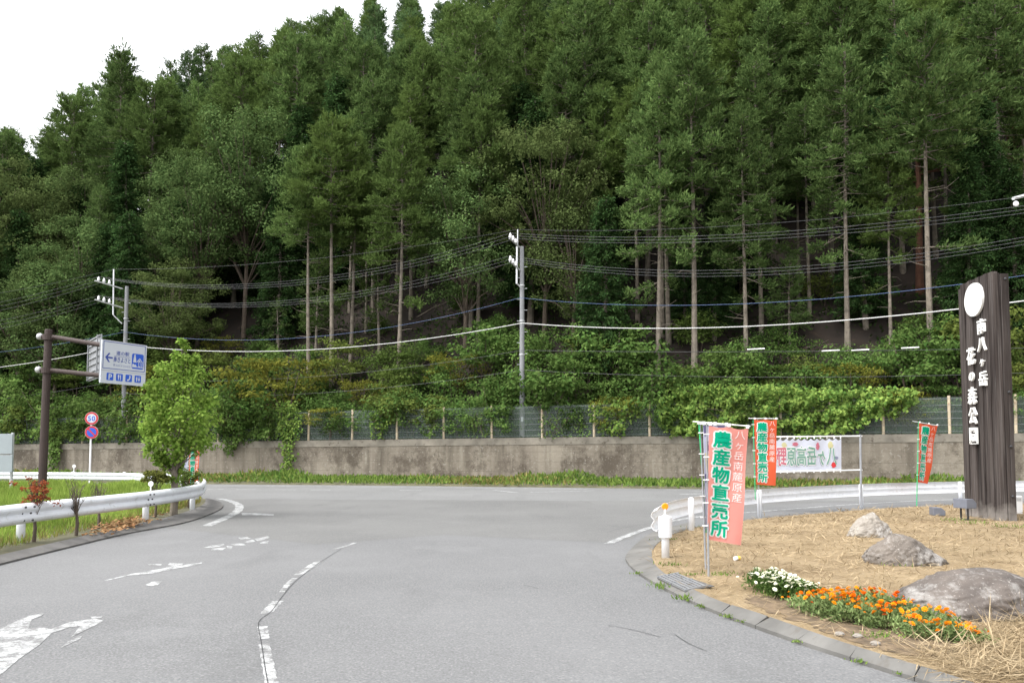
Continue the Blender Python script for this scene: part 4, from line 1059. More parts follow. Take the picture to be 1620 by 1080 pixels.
for i in range(3):
    cable([left_end(524 + 8 * i), I2['low'][i], I1['low'][i], right_end(356 + 6 * i)], .008, 'wire', ['topmost', 'middle', 'lowest'][i] + ' wire of the lower bundle of three on the insulators', (.35, 1.45, 1.25))
cable([left_end(478), dp(179.5, 426, ly), dp(819, 363, uy), right_end(297)], .008, 'black_wire', 'thin dark wire running along the very tops of the pole struts', (.3, .6, .6))
cable([left_end(566), dp(197, 525, ly - .3), dp(823, 471, uy - .3), right_end(420)], .012, 'blue_wire', 'thin blue cable halfway up the utility poles', (.3, 1.35, .9))
cable([left_end(592), dp(197, 546, ly - .35), dp(826, 511, uy - .35), right_end(462)], .024, 'white_wire', 'thick white cable crossing the centre utility pole below the blue one', (.3, .95, .75))
c1 = cable([left_end(640), dp(197, 600, ly - .3), dp(826, 554, uy - .3), right_end(548, 33)], .011, 'black_wire', 'dark lower cable carrying short white sleeves at the right', (.3, .7, .15))
cable([left_end(668), dp(197, 622, ly - .3), dp(826, 585, uy - .3), right_end(586, 33)], .011, 'black_wire', 'lowest dark cable, just above the fence', (.3, .7, .35))
for k, (px, py) in enumerate(((1196, 552), (1314, 554.5), (1361, 553.5), (1440, 550))):
    Y = 42.6 - (px - 826) * .0105
    s0, s1 = dp(px - 14, py + .7, Y), dp(px + 14, py - .7, Y - .2)
    b = MB(); b.tube([(0, 0, 0), s1 - s0], .032, 8); o = b.build('cable_sleeve', M['white_plastic']); o.location = s0
    tag(o, ['leftmost short white sleeve on the dark cable', 'second short white sleeve from the left on the dark cable', 'third short white sleeve from the left on the dark cable', 'rightmost short white sleeve on the dark cable near the wooden board'][k], 'cable sleeve', 'white sleeves on the dark cable')

# ================================================================== DIRECTION SIGN (left)
D = 28.; base = gp(66, 787, LAWN); base = Vector((dp(66, 787, D).x, D, LAWN))
t = thing('direction_sign', 'blue and white direction sign hung on two arms from a tall brown post', 'sign', base)
topz = dp(77, 521, D); lean = topz - base
b = MB(); b.tube([(0, 0, -.1), (lean.x, 0, lean.z - .03), (lean.x, 0, lean.z)], [.145, .125, .11], 16); b.build('post', M['brown_steel'], t)
def on_post(py):
    f = (dp(70, py, D).z - base.z) / lean.z; return Vector((lean.x * f, 0, lean.z * f))
TL, TR = dp(162, 536.5, 26.9), dp(232.5, 550, 28.5)
hgt = TL.z - dp(158.5, 605, 26.9).z; u = (TR - TL); u.z = 0; wd = u.length; u.normalize()
tilt = (dp(158.5, 605, 26.9) - TL); vdir = -tilt.normalized()
S = frame(TL - base, u, vdir)        # x along the panel, y = 0 at the top edge, negative below; +z faces the camera side
ch = S(0, 0, 1) - S(0, 0, 0)
if ch.y > 0: ch = -ch
nn = ch
S = lambda x, y, z=0.: (TL - base) + u * x + vdir * y + nn * z
for py, py2 in ((533.5, 546), (586, 594)):
    p = on_post(py); e = dp(163, py2, 27.05) - base
    b = MB(); b.tube([p + Vector((-.28, 0, 0.02)), p + Vector((.3, -.03, -.01)), e], .082, 12); a = b.build('arm', M['brown_steel'], t, smooth=False)
    b = MB(); b.lathe([(.02, -.12), (.10, -.08), (.12, 0), (.10, .08), (.02, .12)], p + Vector((-.3, 0, .03)), 12); b.build('arm_cap', M['back_steel'], a, smooth=True)
    b = MB(); b.lathe([(.15, -.10), (.185, -.1), (.185, .1), (.15, .1)], p, 16); b.build('clamp', M['brown_steel'], t)
# panel
b = MB(); b.prism([(0, 0), (wd, 0), (wd, -hgt), (0, -hgt)], -.05, 0., S); panel = b.build('panel', M['sign_white'], t)
def mk_on(poly_list, name, m, z, S_=None, par=None):
    S_ = S_ or S; b = MB()
    for pl in poly_list: b.add([S_(x, y, z) for x, y in pl], [tuple(range(len(pl)))])
    return b.build(name, m, par or panel)
def rect(x0, y0, x1, y1): return [(x0, y0), (x1, y0), (x1, y1), (x0, y1)]
def W(fx): return fx * wd
def Hh(fy): return -fy * hgt
bw = .022
mk_on([rect(W(.03), Hh(.025), W(.97), Hh(.025) - bw), rect(W(.03), Hh(.645), W(.97), Hh(.645) - bw), rect(W(.03), Hh(.025) - bw, W(.03) + bw, Hh(.645)), rect(W(.97) - bw, Hh(.025) - bw, W(.97), Hh(.645))], 'border', M['sign_navy'], .004)
mk_on([rect(W(.0), Hh(.70), W(1.), Hh(.70) - .012)], 'seam', M['alu'], .004)
def roundrect(x0, y0, x1, y1, r):
    P = []
    for cx, cy, a0 in ((x1 - r, y1 + r, -90), (x1 - r, y0 - r, 0), (x0 + r, y0 - r, 90), (x0 + r, y1 + r, 180)):
        for k in range(5): a = R(a0 + 22.5 * k); P.append((cx + r * math.cos(a), cy + r * math.sin(a)))
    return P
# pictogram: trees and a house on blue
ex0, ex1, ey0, ey1 = W(.665), W(.935), Hh(.235), Hh(.60)
em = mk_on([roundrect(ex0, ey0, ex1, ey1, .06)], 'pictogram', M['sign_blue'], .004)
def E(x, y): return (ex0 + (ex1 - ex0) * x, ey1 + (ey0 - ey1) * y)
wl = []
wl.append([E(*p) for p in ((.10, .42), (.14, .7), (.2, .94), (.27, .97), (.33, .7), (.38, .42))])
wl.append([E(*p) for p in ((.02, .10), (.98, .10), (.98, .15), (.02, .15))])
wl.append([E(*p) for p in ((.40, .48), (.66, .73), (.66, .65), (.42, .42))]); wl.append([E(*p) for p in ((.66, .73), (.92, .48), (.90, .42), (.66, .65))])
wl.append([E(*p) for p in ((.84, .15), (.90, .15), (.90, .45), (.84, .50))])
wl.append([E(*p) for p in ((.55, .15), (.73, .15), (.73, .52), (.64, .60), (.55, .52))])
wl.append([E(*p) for p in ((.04, .15), (.40, .15), (.40, .22), (.32, .30), (.22, .26), (.12, .34), (.04, .28))])
mk_on(wl, 'symbol', M['sign_white'], .008, par=em)
mk_on([[E(*p) for p in ((.59, .20), (.69, .20), (.69, .46), (.59, .46))]], 'symbol', M['sign_blue'], .012, par=em)
# arrow and lettering
ax0, ay = W(.075), Hh(.40)
mk_on([[(ax0, ay), (W(.15), ay + .16), (W(.185), ay + .16), (W(.135), ay + .035), (W(.135), ay - .035), (W(.185), ay - .16), (W(.15), ay - .16)], rect(W(.13), ay + .028, W(.24), ay - .028)], 'arrow', M['sign_navy'], .004)
lb = MB(); put_text(lb, '道の駅', S, W(.31), Hh(.275), W(.098), hgt * .105, .012, .004, vertical=False); lb.build('lettering', M['sign_navy'], panel)
lb = MB(); put_text(lb, '南きよさと', S, W(.255), Hh(.43), W(.078), hgt * .135, .014, .004, vertical=False); lb.build('lettering', M['sign_navy'], panel)
lb = MB(); put_text(lb, 'Minamikiyosato', S, W(.262), Hh(.555), W(.0268), hgt * .085, .008, .004, vertical=False); lb.build('lettering', M['sign_navy'], panel)
mk_on([rect(W(.27), Hh(.345), W(.63), Hh(.345) - .012)], 'rule_line', M['sign_navy'], .004)
for k, c in enumerate('PRTW'):
    x0 = W(.125 + .207 * k); x1 = x0 + W(.148); y0, y1 = Hh(.755), Hh(.925)
    ic = mk_on([roundrect(x0, y0, x1, y1, .03)], 'facility_symbol', M['sign_blue'], .004)
    def I(x, y): return (x0 + (x1 - x0) * x, y1 + (y0 - y1) * y)
    if c == 'P':
        lb = MB(); put_text(lb, 'P', S, x0 - (x1 - x0) * .02, (y0 + y1) / 2, (x1 - x0) * 1.05, (y0 - y1) * 1.05, .03, .008, vertical=False); lb.build('symbol', M['sign_white'], ic)
    elif c == 'R': mk_on([[I(*p) for p in ((.30, .15), (.40, .15), (.40, .48), (.46, .55), (.46, .85), (.24, .85), (.24, .55), (.30, .48))], [I(*p) for p in ((.60, .15), (.70, .15), (.70, .85), (.62, .85), (.56, .7), (.56, .48), (.60, .46))]], 'symbol', M['sign_white'], .008, par=ic)
    elif c == 'T': mk_on([[I(*p) for p in ((.22, .2), (.26, .12), (.45, .14), (.62, .28), (.74, .52), (.78, .80), (.70, .88), (.55, .85), (.54, .70), (.60, .64), (.52, .44), (.42, .33), (.36, .36), (.24, .30))]], 'symbol', M['sign_white'], .008, par=ic)
    else:
        fig = []
        for cx in (.32, .68):
            fig.append([I(cx + .07 * math.cos(a * .785), .80 + .06 * math.sin(a * .785)) for a in range(8)])
        fig.append([I(*p) for p in ((.20, .42), (.22, .70), (.42, .70), (.44, .42), (.38, .42), (.38, .12), (.26, .12), (.26, .42))])
        fig.append([I(*p) for p in ((.63, .70), (.73, .70), (.84, .36), (.74, .36), (.72, .12), (.64, .12), (.62, .36), (.52, .36))])
        mk_on(fig, 'symbol', M['sign_white'], .008, par=ic)
b = MB(); b.box(S(.03, -hgt / 2, -.09), (.05, .05, hgt * .96), None); b.build('frame_bar', M['alu'], t)
# second panel seen from behind
A0, A1 = dp(142, 538.5, 28.9), dp(160, 541, 27.3); u2 = A1 - A0; u2.z = 0; w2 = u2.length; u2.normalize(); n2 = u2.cross(Vector((0, 0, 1)))
if n2.y > 0: n2 = -n2
S2 = lambda x, y, z=0.: (A0 - base) + u2 * x + Vector((0, 0, 1)) * y + n2 * z
b = MB(); b.prism([(0, 0), (w2, 0), (w2, -1.52), (0, -1.52)], -.03, 0, S2); bp_ = b.build('rear_panel', M['alu'], t)
for k in range(7):
    b = MB(); y = -.02 - k * .235; b.prism([(0, y), (w2, y), (w2, y - .035), (0, y - .035)], 0, .05, S2); b.build('rib', M['alu'], bp_)
for k in (.06, .86):
    b = MB(); b.prism([(w2 * k, 0), (w2 * k + .06, 0), (w2 * k + .06, -1.52), (w2 * k, -1.52)], .05, .09, S2); b.build('rib', M['alu'], bp_)

# ================================================================== SPEED LIMIT / NO PARKING SIGN
Yd = 38.5; b0 = Vector((dp(142, 756, Yd).x, Yd, .05))
t = thing('road_sign', 'white pole with a round 50 speed limit sign above a round no parking sign', 'road sign', b0)
tp = dp(145, 652, Yd) - b0
b = MB(); b.tube([(0, 0, -.1), tp], .045, 10); b.build('pole', M['white_plastic'], t)
fq = Vector((.12, -1, 0)).to_track_quat('Z', 'Y').to_matrix()
def disc(r, c, z0, z1, name, m, par):
    b = MB(); b.lathe([(r, z0), (r, z1)], (0, 0, 0), 32, fq); o = b.build(name, m, par); o.location = c; return o
for py, kind in ((661.5, 's'), (683.5, 'n')):
    c = dp(145, py, Yd - .1) - b0; r = .315
    d = disc(r, c, -.01, .01, 'speed_disc' if kind == 's' else 'no_parking_disc', M['sign_white'], t)
    disc(r * .97, (0, 0, 0), .01, .014, 'ring', M['sign_red'], d)
    disc(r * .70, (0, 0, 0), .014, .018, 'face', M['sign_white'] if kind == 's' else M['sign_blue'], d)
    fu, fv, fnn = fq @ Vector((1, 0, 0)), fq @ Vector((0, 1, 0)), fq @ Vector((0, 0, 1))
    uu = Vector((1, .12, 0)).normalized()
    Sd = lambda x, y, z=0.: uu * x + Vector((0, 0, 1)) * y + fnn * z
    if kind == 's':
        lb = MB(); put_text(lb, '50', Sd, -.185, 0, .33, .34, .02, .022, vertical=False, gap=.56); lb.build('lettering', M['sign_blue'], d)
    else:
        b = MB(); b.add([Sd(x, y, .022) for x, y in ((-.19, .14), (-.14, .19), (.19, -.14), (.14, -.19))], [(0, 1, 2, 3)]); b.build('slash', M['sign_red'], d)

# ================================================================== LARGE SIGN AT THE LEFT EDGE (its back and edge)
Yd = 30.; b0 = Vector((dp(-40, 775, Yd).x, Yd, LAWN))
t = thing('board_sign', 'plain pale two-tier panel on posts, cut off by the left edge beyond the lawn', 'sign', b0)
for (y0, y1) in ((686, 718), (719.5, 747)):
    p0, p1 = dp(-100, y0, Yd) - b0, dp(19.5, y1, Yd) - b0
    b = MB(); b.box((p0 + p1) / 2, (p1.x - p0.x, .06, p0.z - p1.z)); b.build('panel', M['panel_grey'], t, bevel=.01)
for px in (-90, 20.5):
    b = MB(); p = dp(px, 684, Yd + .08) - b0; b.tube([(p.x, .08, 0), (p.x, .08, p.z)], .055, 10); b.build('post', M['back_steel'], t)

# ================================================================== WOODEN BOARD SIGN (right)
near = gp(1583, 823.5, ISL); far = gp(1527, 815, ISL); near.z = far.z = 0
u = (near - far); LEN = u.length; u.normalize(); n = Vector((u.y, -u.x, 0));
if n.x > 0: n = -n
o0 = Vector((far.x, far.y, ISL))
t = thing('wooden_board_sign', 'tall weathered dark wood board sign with a white disc and raised white letters', 'sign', o0)
S = lambda x, y, z=0.: u * x + Vector((0, 0, 1)) * y + n * z
def ztop(px, py, s): p = o0 + u * s; return dp(px, py, p.y).z - ISL
npl = 9; random.seed(4)
tops = [ztop(1529, 456, .15)] + [None] * (npl - 1)
za, zb_ = ztop(1534, 449, .3), ztop(1580, 430, LEN - .05)
edges = [0, .16] + [.16 + (LEN - .16) * (i / (npl - 1)) for i in range(1, npl)]
for i in range(npl):
    x0, x1 = edges[i] + .004, edges[i + 1] - .004; z1 = ztop(1529, 456, .15) if i == 0 else za + (zb_ - za) * (i / (npl - 1)); z2 = z1 if i == 0 else za + (zb_ - za) * ((i + .8) / (npl - 1)) if i < npl - 1 else zb_
    pr = [0, .035, .012, .04, .008, .03, .014, .036, .01][i]
    b = MB()
    V8 = [S(x0, -.25, pr), S(x1, -.25, pr), S(x1, z2, pr), S(x0, z1, pr), S(x0, -.25, -.12), S(x1, -.25, -.12), S(x1, z2, -.12), S(x0, z1, -.12)]
    b.add(V8, [(0, 1, 2, 3), (4, 7, 6, 5), (0, 4, 5, 1), (1, 5, 6, 2), (2, 6, 7, 3), (3, 7, 4, 0)])
    b.build('plank', M['plank'], t, bevel=.008)
# end posts, seen end on
zp = ztop(1597, 432, LEN)
for (d0, d1, dz, sx) in ((-.004, .155, 0, 0.0), (.163, .345, -.02, .02)):
    b = MB(); V8 = [S(LEN - .16 + sx, z, -d0) for z in (-.25, zp + dz)] + [S(LEN - .16 + sx, z, -d1) for z in (-.25, zp + dz)] + [S(LEN + .02 + sx, z, -d0) for z in (-.25, zp + dz)] + [S(LEN + .02 + sx, z, -d1) for z in (-.25, zp + dz)]
    b.add(V8, [(0, 1, 3, 2), (4, 6, 7, 5), (0, 2, 6, 4), (1, 5, 7, 3), (0, 4, 5, 1), (2, 3, 7, 6)]); b.build('end_post', M['plank'], t, bevel=.01)
for py in (441, 620, 706, 785):
    c = o0 + S(LEN + .04, 0, -.26); b = MB(); bq = u.to_track_quat('Z', 'Y').to_matrix(); b.lathe([(.03, -.01), (.03, .02), (.015, .03)], (0, 0, 0), 10, bq)
    o = b.build('bolt', M['bolt'], t); o.location = S(LEN + .04, dp(1594, py, c.y).z - ISL, -.26)
zc = lambda px, py, s: dp(px, py, (o0 + u * s).y).z - ISL
def sx(px):        # distance along the board face that shows at this pixel column
    a = (px - 810) / F; lo, hi = 0, LEN
    for _ in range(40):
        m_ = (lo + hi) / 2; p = o0 + u * m_
        lo, hi = (m_, hi) if p.x / p.y < a else (lo, m_)
    return lo
sc = sx(1552); zcen = zc(1552, 474, sc); rr_ = (zc(1552, 448, sc) - zc(1552, 500, sc)) / 2
b = MB(); b.prism([(sc + rr_ * math.cos(a * math.pi / 24), zcen + rr_ * math.sin(a * math.pi / 24)) for a in range(48)], .03, .085, S); b.build('disc', M['letter'], t)
s1 = sx(1563); y0, y1 = zc(1562, 504, s1), zc(1562, 614, s1)
S_txt = lambda x, y, z=0.: S(x, y, z)
for s_, txt, ya, yb, pxc in ((s1, '南八ヶ岳', y0, y1, .47), (sx(1545), '花の森公園', zc(1547, 549, sx(1547)), zc(1547, 706, sx(1547)), .47)):
    ce = (ya - yb) / len(txt)
    for i, c in enumerate(txt):
        k = .62 if c in 'のヶ' else 1.; lb = MB()
        put_text(lb, c, S_txt, s_, ya - i * ce - (1 - k) * ce / 2, .36 * k, ce * .92 * k, .012, .045, .05); lb.build('raised_letter', M['letter'], t)
# spotlights
def spotlight(loc, rz, sc_, label, tipped):
    t = thing('spotlight', label, 'spotlight', loc, rz)
    h = .30 if not tipped else .13
    b = MB(); prof = [(-.17, .0), (.17, .0), (.17, .14), (.06, .24), (-.17, .24)]
    vs = [(x, -.2, z + h) for x, z in prof] + [(x, .2, z + h) for x, z in prof]; k = len(prof)
    b.add(vs, [tuple(range(k)), tuple(range(2 * k - 1, k - 1, -1))] + [(i, k + i, k + (i + 1) % k, (i + 1) % k) for i in range(k)])
    o = b.build('housing', M['lamp_grey'], t, bevel=.012)
    b = MB(); b.add([(.172, -.17, .03 + h), (.172, .17, .03 + h), (.172, .17, .12 + h), (.172, -.17, .12 + h)], [(0, 1, 2, 3)]); b.build('lens', M['back_steel'], o)
    if not tipped:
        for s_ in (-.1, .1):
            b = MB(); b.box((-.02, s_, .15), (.05, .02, .30)); b.build('bracket', M['bolt'], t)
        b = MB(); b.lathe([(.11, -.02), (.11, .015), (.05, .03)], (0, 0, 0), 14); b.build('base_plate', M['bolt'], t)
    else: o.location = (0, 0, -.12)
    t.scale = (sc_, sc_, sc_)
    return t
spotlight(gp(1527, 822, ISL), R(20), .9, 'grey box spotlight on a bracket at the foot of the wooden board sign', False)
spotlight(gp(1483, 815, ISL), R(-10), .8, 'grey spotlight sitting low in the grass left of the board sign', True)

# ================================================================== ROCKS
def rock(px, py, wpx, hpx, label, m, seed, prof, dep=.75):
    c = gp(px, py, ISL); wd = wpx / F * c.y; ht = hpx / F * c.y * 1.02
    bm = bmesh.new(); bmesh.ops.create_icosphere(bm, subdivisions=6, radius=1)
    from mathutils import noise as mn
    for v in bm.verts:
        d = v.co.normalized(); q = d * 1.1 + Vector((seed, seed * 2, 0))
        r = 1 + .03 * mn.noise(q * 9) - .05 * max(0, .12 - abs(mn.noise(q * 2.1 + Vector((5, 1, 2))))) * 4 + .16 * mn.noise(q) + .09 * mn.noise(q * 2.3) + .045 * mn.noise(q * 5) + .02 * mn.noise(q * 13)
        cell = mn.voronoi(q * 1.3)[0]; r -= .10 * max(0, .35 - (cell[1] - cell[0]))
        x, y, z = d.x * r, d.y * r, d.z * r
        z *= float(np.interp(x, [a for a, _ in prof], [a for _, a in prof]))
        v.co = Vector((x * wd / 2, y * wd / 2 * dep, max(z, -.35) * ht))
    me = bpy.data.meshes.new('rock'); bm.to_mesh(me); bm.free(); me.shade_smooth(); me.materials.append(M[m])
    o = bpy.data.objects.new('rock', me); COL.objects.link(o); o.location = c + Vector((0, wd * .28 * dep, -.01)); return tag(o, label, 'rock')
rock(1383, 849, 72, 36, 'small pale tan rock, farthest of the three in the dry grass', 'rock_a', 3.1, [(-1, .55), (-.2, .9), (.25, 1.05), (1, .7)])
rock(1443, 893, 122, 46, 'medium brown-grey rock between the pale rock and the large boulder', 'rock_b', 7.7, [(-1, .75), (-.3, 1.0), (.1, .98), (1, .55)])
rock(1592, 976, 330, 65, 'large low brown boulder at the right edge behind the marigolds', 'rock_c', 12.4, [(-1, .5), (-.3, .9), (.15, 1.0), (1, .8)], .62)

# ================================================================== BANNERS
M['pipe_grey'] = plain('grey_pipe', (.30, .31, .33), .5, .2)
def banner(base, pole_top, TLp, TRp, BRp, BLp, Y, label, cm, text=True, bar=None, pole_m='pipe_grey', second_pole=None, wave=.02, skewY=0., print_rows=None, group='upright advertising banners'):
    """four pixel corners of the cloth on the plane y = Y (plus skewY at the right edge)"""
    t = thing('banner', label, 'banner', base); base = Vector(base)
    a, b_, c, d = dp(*TLp, Y) - base, dp(*TRp, Y + skewY) - base, dp(*BRp, Y + skewY) - base, dp(*BLp, Y) - base
    nrm = (b_ - a).cross(d - a).normalized()
    if nrm.y > 0: nrm = -nrm
    def Sf(x, y, z=0.):      # x 0..1 left to right, y 0..-1 top to bottom
        v = -y; p = a.lerp(b_, x).lerp(d.lerp(c, x), v)
        return p + nrm * (wave * math.sin(x * 5.0 + v * 3.5) * (.35 + v) + wave * .7 * math.sin(v * 9 + x * 2) * x + z)
    m = MB(); nx, ny = 10, 26; vs = []; fs = []
    for side in (0., -.004):
        for i in range(nx + 1):
            for j in range(ny + 1):
                x, v = i / nx, j / ny; dip = .018 * abs(math.sin(x * math.pi * 2)) if j == 0 else 0
                vs.append(Sf(x, -v - dip, side))
    q = (nx + 1) * (ny + 1)
    for i in range(nx):
        for j in range(ny):
            A = i * (ny + 1) + j; B = A + ny + 1; fs += [(A, B, B + 1, A + 1), (q + A, q + A + 1, q + B + 1, q + B)]
    m.add(vs, fs); cl = m.build('cloth', M[cm], t, smooth=True)
    if text:
        lb = MB()
        bold_text(lb, '農産物直売所', Sf, .34, -.045, .50, .145, 0., .008, gap=1.06, bx=.058, by=.0175, n=10, dz=.0003)
        lb.build('lettering_outline', M['cloth_white'], cl)
        lb = MB(); bold_text(lb, '農産物直売所', Sf, .34, -.045, .50, .145, 0., .0145, gap=1.06, bx=.016, by=.005, n=6); lb.build('lettering', M['cloth_green'], cl)
        lb = MB(); put_text(lb, '八ヶ岳南麓原産', Sf, .80, -.02, .28, .082, .0, .009, gap=1.1); lb.build('lettering', M['cloth_white'], cl)
    if print_rows:
        for (x0, y0, x1, y1, mm) in print_rows:
            k = MB(); k.add([Sf(x, y, .006) for x, y in ((x0, y0), (x1, y0 + .01), (x1 - .03, y1), (x0 + .04, y1 - .01))], [(0, 1, 2, 3)]); k.build('print_patch', M[mm], cl)
    pt = dp(*pole_top, Y + .03) - base
    m = MB(); m.tube([(0, 0, -.15), pt * .45, pt], [.014, .013, .008], 8); m.build('pole', M[pole_m], t)
    if second_pole:
        p0, p1 = dp(*second_pole[0], Y + .02) - base, dp(*second_pole[1], Y + .02) - base
        m = MB(); m.tube([p0, p1], .009, 8); m.build('pole', M['green_pole'], t)
    b0, b1 = (dp(*bar[0], Y) - base, dp(*bar[1], Y + skewY) - base) if bar else (a, b_)
    m = MB(); m.tube([b0, b1], .008, 8); m.build('top_bar', M['white_plastic'], t)
    for fx_ in (.03, .5, .97):
        m = MB(); p = Sf(fx_, 0.012, .004); m.box(p, (.04, .01, .045)); m.build('tie_loop', M['white_plastic'], t)
    for k in range(5):
        m = MB(); p = Sf(0, -(.08 + .2 * k), .0); m.box(p + Vector((-.03, 0, 0)), (.075, .008, .014)); m.build('tie_loop', M['white_plastic'], t)
    return t
prints = [(.0, -.01, .9, -.10, 'purple_print'), (.1, -.16, .8, -.24, 'purple_print'), (.05, -.27, .85, -.44, 'pale_yellow'), (.0, -.47, .9, -.54, 'purple_print'), (.2, -.56, .9, -.66, 'pale_green'), (.05, -.70, .8, -.78, 'pale_pink'), (.1, -.82, .9, -.92, 'pale_grey')]
B0 = gp(1121, 911, ISL)
banner(B0, (1118, 668), (1121.5, 672), (1184, 677), (1172, 862), (1119, 853), B0.y, 'largest faded red banner with green characters on the dry lawn near the kerb', 'faded_red', bar=((1096, 666.5), (1187, 674)))
B1 = gp(1117, 900, ISL)
banner(B1, (1108, 670), (1112, 671), (1150, 673), (1148, 842), (1116, 838), B1.y + .02, 'pale bluish banner mostly hidden behind the faded red one', 'blue_cloth', text=False, bar=((1103, 670), (1155, 672)), print_rows=prints, second_pole=((1106, 671), (1117, 842)))
B2 = gp(1201, 819.5, ISL)
banner(B2, (1199, 662), (1193, 663), (1229, 663), (1227, 768), (1196.5, 766), B2.y - .12, 'bright orange-red banner tied by a guard rail post left of the white banner', 'red_cloth', bar=((1184, 661.5), (1231, 662)), second_pole=((1191.5, 664), (1195, 790)), wave=.012)
B3 = gp(1450, 797, ISL)
banner(B3, (1453, 667), (1454, 668.5), (1483, 673), (1467, 765), (1453, 762), B3.y, 'half-folded red banner leaning near the wooden board sign', 'red_cloth', bar=((1444, 666), (1484, 673)), wave=.03, skewY=.35, pole_m='green_pole')
B4 = gp(313, 788, LAWN)
banner(B4, (317, 703), (300, 706), (316, 702), (313, 768), (299, 770), B4.y, 'red and white banner half hidden behind the bright green young tree', 'red_cloth', wave=.02, bar=((297, 704), (317, 701)))
B5 = gp(294, 786, LAWN)
banner(B5, (286, 712), (287, 712), (299, 710), (297, 745), (287, 745), B5.y, 'white banner peeking out left of the red one behind the young tree', 'blue_cloth', text=False, bar=((285, 711), (301, 709)), wave=.02, print_rows=prints[1:4])
# horizontal banner, its print seen through from behind
Yh = gp(1363, 804, ISL).y - .05; pb = Vector((dp(1362.5, 804, Yh).x, Yh, ISL))
t = thing('horizontal_banner', 'wide white banner on a pipe frame with its print showing through reversed', 'banner', pb)
p = dp(1361, 687, Yh) - pb; m = MB(); m.tube([(0, 0, -.2), (p.x, 0, p.z)], .03, 10); m.build('post', M['pipe_grey'], t)
for (ya, yb) in ((690.5, 689.5), (746.5, 743)):
    m = MB(); m.tube([dp(1196, ya + .5, Yh) - pb, dp(1364, yb, Yh) - pb], .018, 8); m.build('pipe', M['white_plastic'], t)
a, b_, c, d = dp(1205, 693.5, Yh) - pb, dp(1331, 692.5, Yh) - pb, dp(1331, 743, Yh) - pb, dp(1205, 745.5, Yh) - pb
def Sh(x, y, z=0.):
    q = a.lerp(b_, x).lerp(d.lerp(c, x), -y); return q + Vector((0, -1, 0)) * (.02 * math.sin(x * 22) * (1 + y * .7) + z)
m = MB(); nx, ny = 80, 10; vs = []; fs = []
for side in (0, -.004):
    for i in range(nx + 1):
        for j in range(ny + 1):
            x, v = i / nx, j / ny; dip = .075 * abs(math.sin(x * math.pi * 13)) if j == 0 else 0
            vs.append(Sh(x, -v - dip, side))
q = (nx + 1) * (ny + 1)
for i in range(nx):
    for j in range(ny):
        A = i * (ny + 1) + j; B = A + ny + 1; fs += [(A, B, B + 1, A + 1), (q + A, q + A + 1, q + B + 1, q + B)]
m.add(vs, fs); cl = m.build('cloth', M['white_cloth'], t, smooth=True)
mir = lambda x, y, z=0.: Sh(1 - x, y, z)
for txt, x0, mt in (('八ヶ岳高原', .06, 'pale_green'), ('野菜', .69, 'pale_pink')):
    lb = MB(); put_text(lb, txt, lambda x, y, z: mir(x + .012, y - .035, z), x0, -.56, .126, .62, 0., .006, vertical=False); lb.build('lettering_shadow', M['pale_grey'], cl)
    lb = MB(); bold_text(lb, txt, mir, x0, -.56, .126, .62, 0., .008, vertical=False, bx=.009, by=.04, n=8); lb.build('lettering_outline', M['cloth_white'], cl)
    lb = MB(); bold_text(lb, txt, mir, x0, -.56, .126, .62, 0., .0125, vertical=False, bx=.003, by=.012, n=5); lb.build('lettering', M[mt], cl)
def leafy(cx, cy, w_, h_, m_, ph):
    k = MB(); P = [(cx + w_ * math.cos(i * .4488) * (1 + .25 * math.sin(3 * i + ph)), cy + h_ * math.sin(i * .4488)) for i in range(14)]
    k.add([Sh(x, y, .012) for x, y in P], [tuple(range(14))]); k.build('print_patch', M[m_], cl)
leafy(.90, -.84, .028, .09, 'sign_red', 0); leafy(.86, -.22, .03, .12, 'pale_yellow', 1); leafy(.70, -.25, .022, .12, 'pale_pink', 2); leafy(.42, -.18, .04, .06, 'pale_pink', 2.5); leafy(.28, -.2, .03, .08, 'pale_yellow', .7); leafy(.93, -.62, .03, .05, 'pale_grey', 3)
for i in range(12):
    m = MB(); q_ = Sh((i + .5) / 12 + .03, .03, 0); m.box(q_, (.03, .02, .09)); m.build('tie_loop', M['white_plastic'], t)
    m = MB(); q_ = Sh((i + .5) / 12 + .03, -1.02, 0); m.box(q_, (.03, .02, .08)); m.build('tie_loop', M['white_plastic'], t)

# ================================================================== YOUNG TREE AND SMALL SHRUBS ON THE LAWN
c = gp(274, 815, LAWN)
random.seed(21)
root = thing('young_tree', 'bright green young tree with a pointed leader on the lawn by the guard rail', 'tree', c)
Ht = dp(288, 532, c.y).z - LAWN; tb = MB(); C = []; rad = []
px2m = c.y / F
def LC(px, py): q = dp(px, py, c.y) - c; return np.array([q.x, 0, q.z])
outline = [(540, 287, 5), (556, 288, 9), (572, 286, 26), (590, 286, 36), (610, 284, 44), (630, 285, 52), (650, 286, 57), (670, 284, 60), (690, 280, 54), (706, 275, 42), (720, 270, 30), (736, 270, 20), (750, 271, 12)]
for py, cx, hw in outline:
    for k in range(max(2, int(hw / 4.0))):
        a = random.uniform(0, 6.28); rr2 = hw * math.sqrt(random.uniform(.1, 1)) * px2m * random.uniform(.85, 1.05)
        q = LC(cx, py + random.uniform(-9, 9)); C.append(q + np.array([math.cos(a) * rr2, math.sin(a) * rr2, 0])); rad.append(max(.09, min(.34, hw * px2m * .42)) * random.uniform(.7, 1.1))
C = np.array(C); st = LC(276, 745)
tb.tube([(0, 0, -.2), (.03, 0, .5), tuple(st), tuple(LC(286, 640)), tuple(LC(288, 545))], [.10, .085, .075, .045, .01], 10)
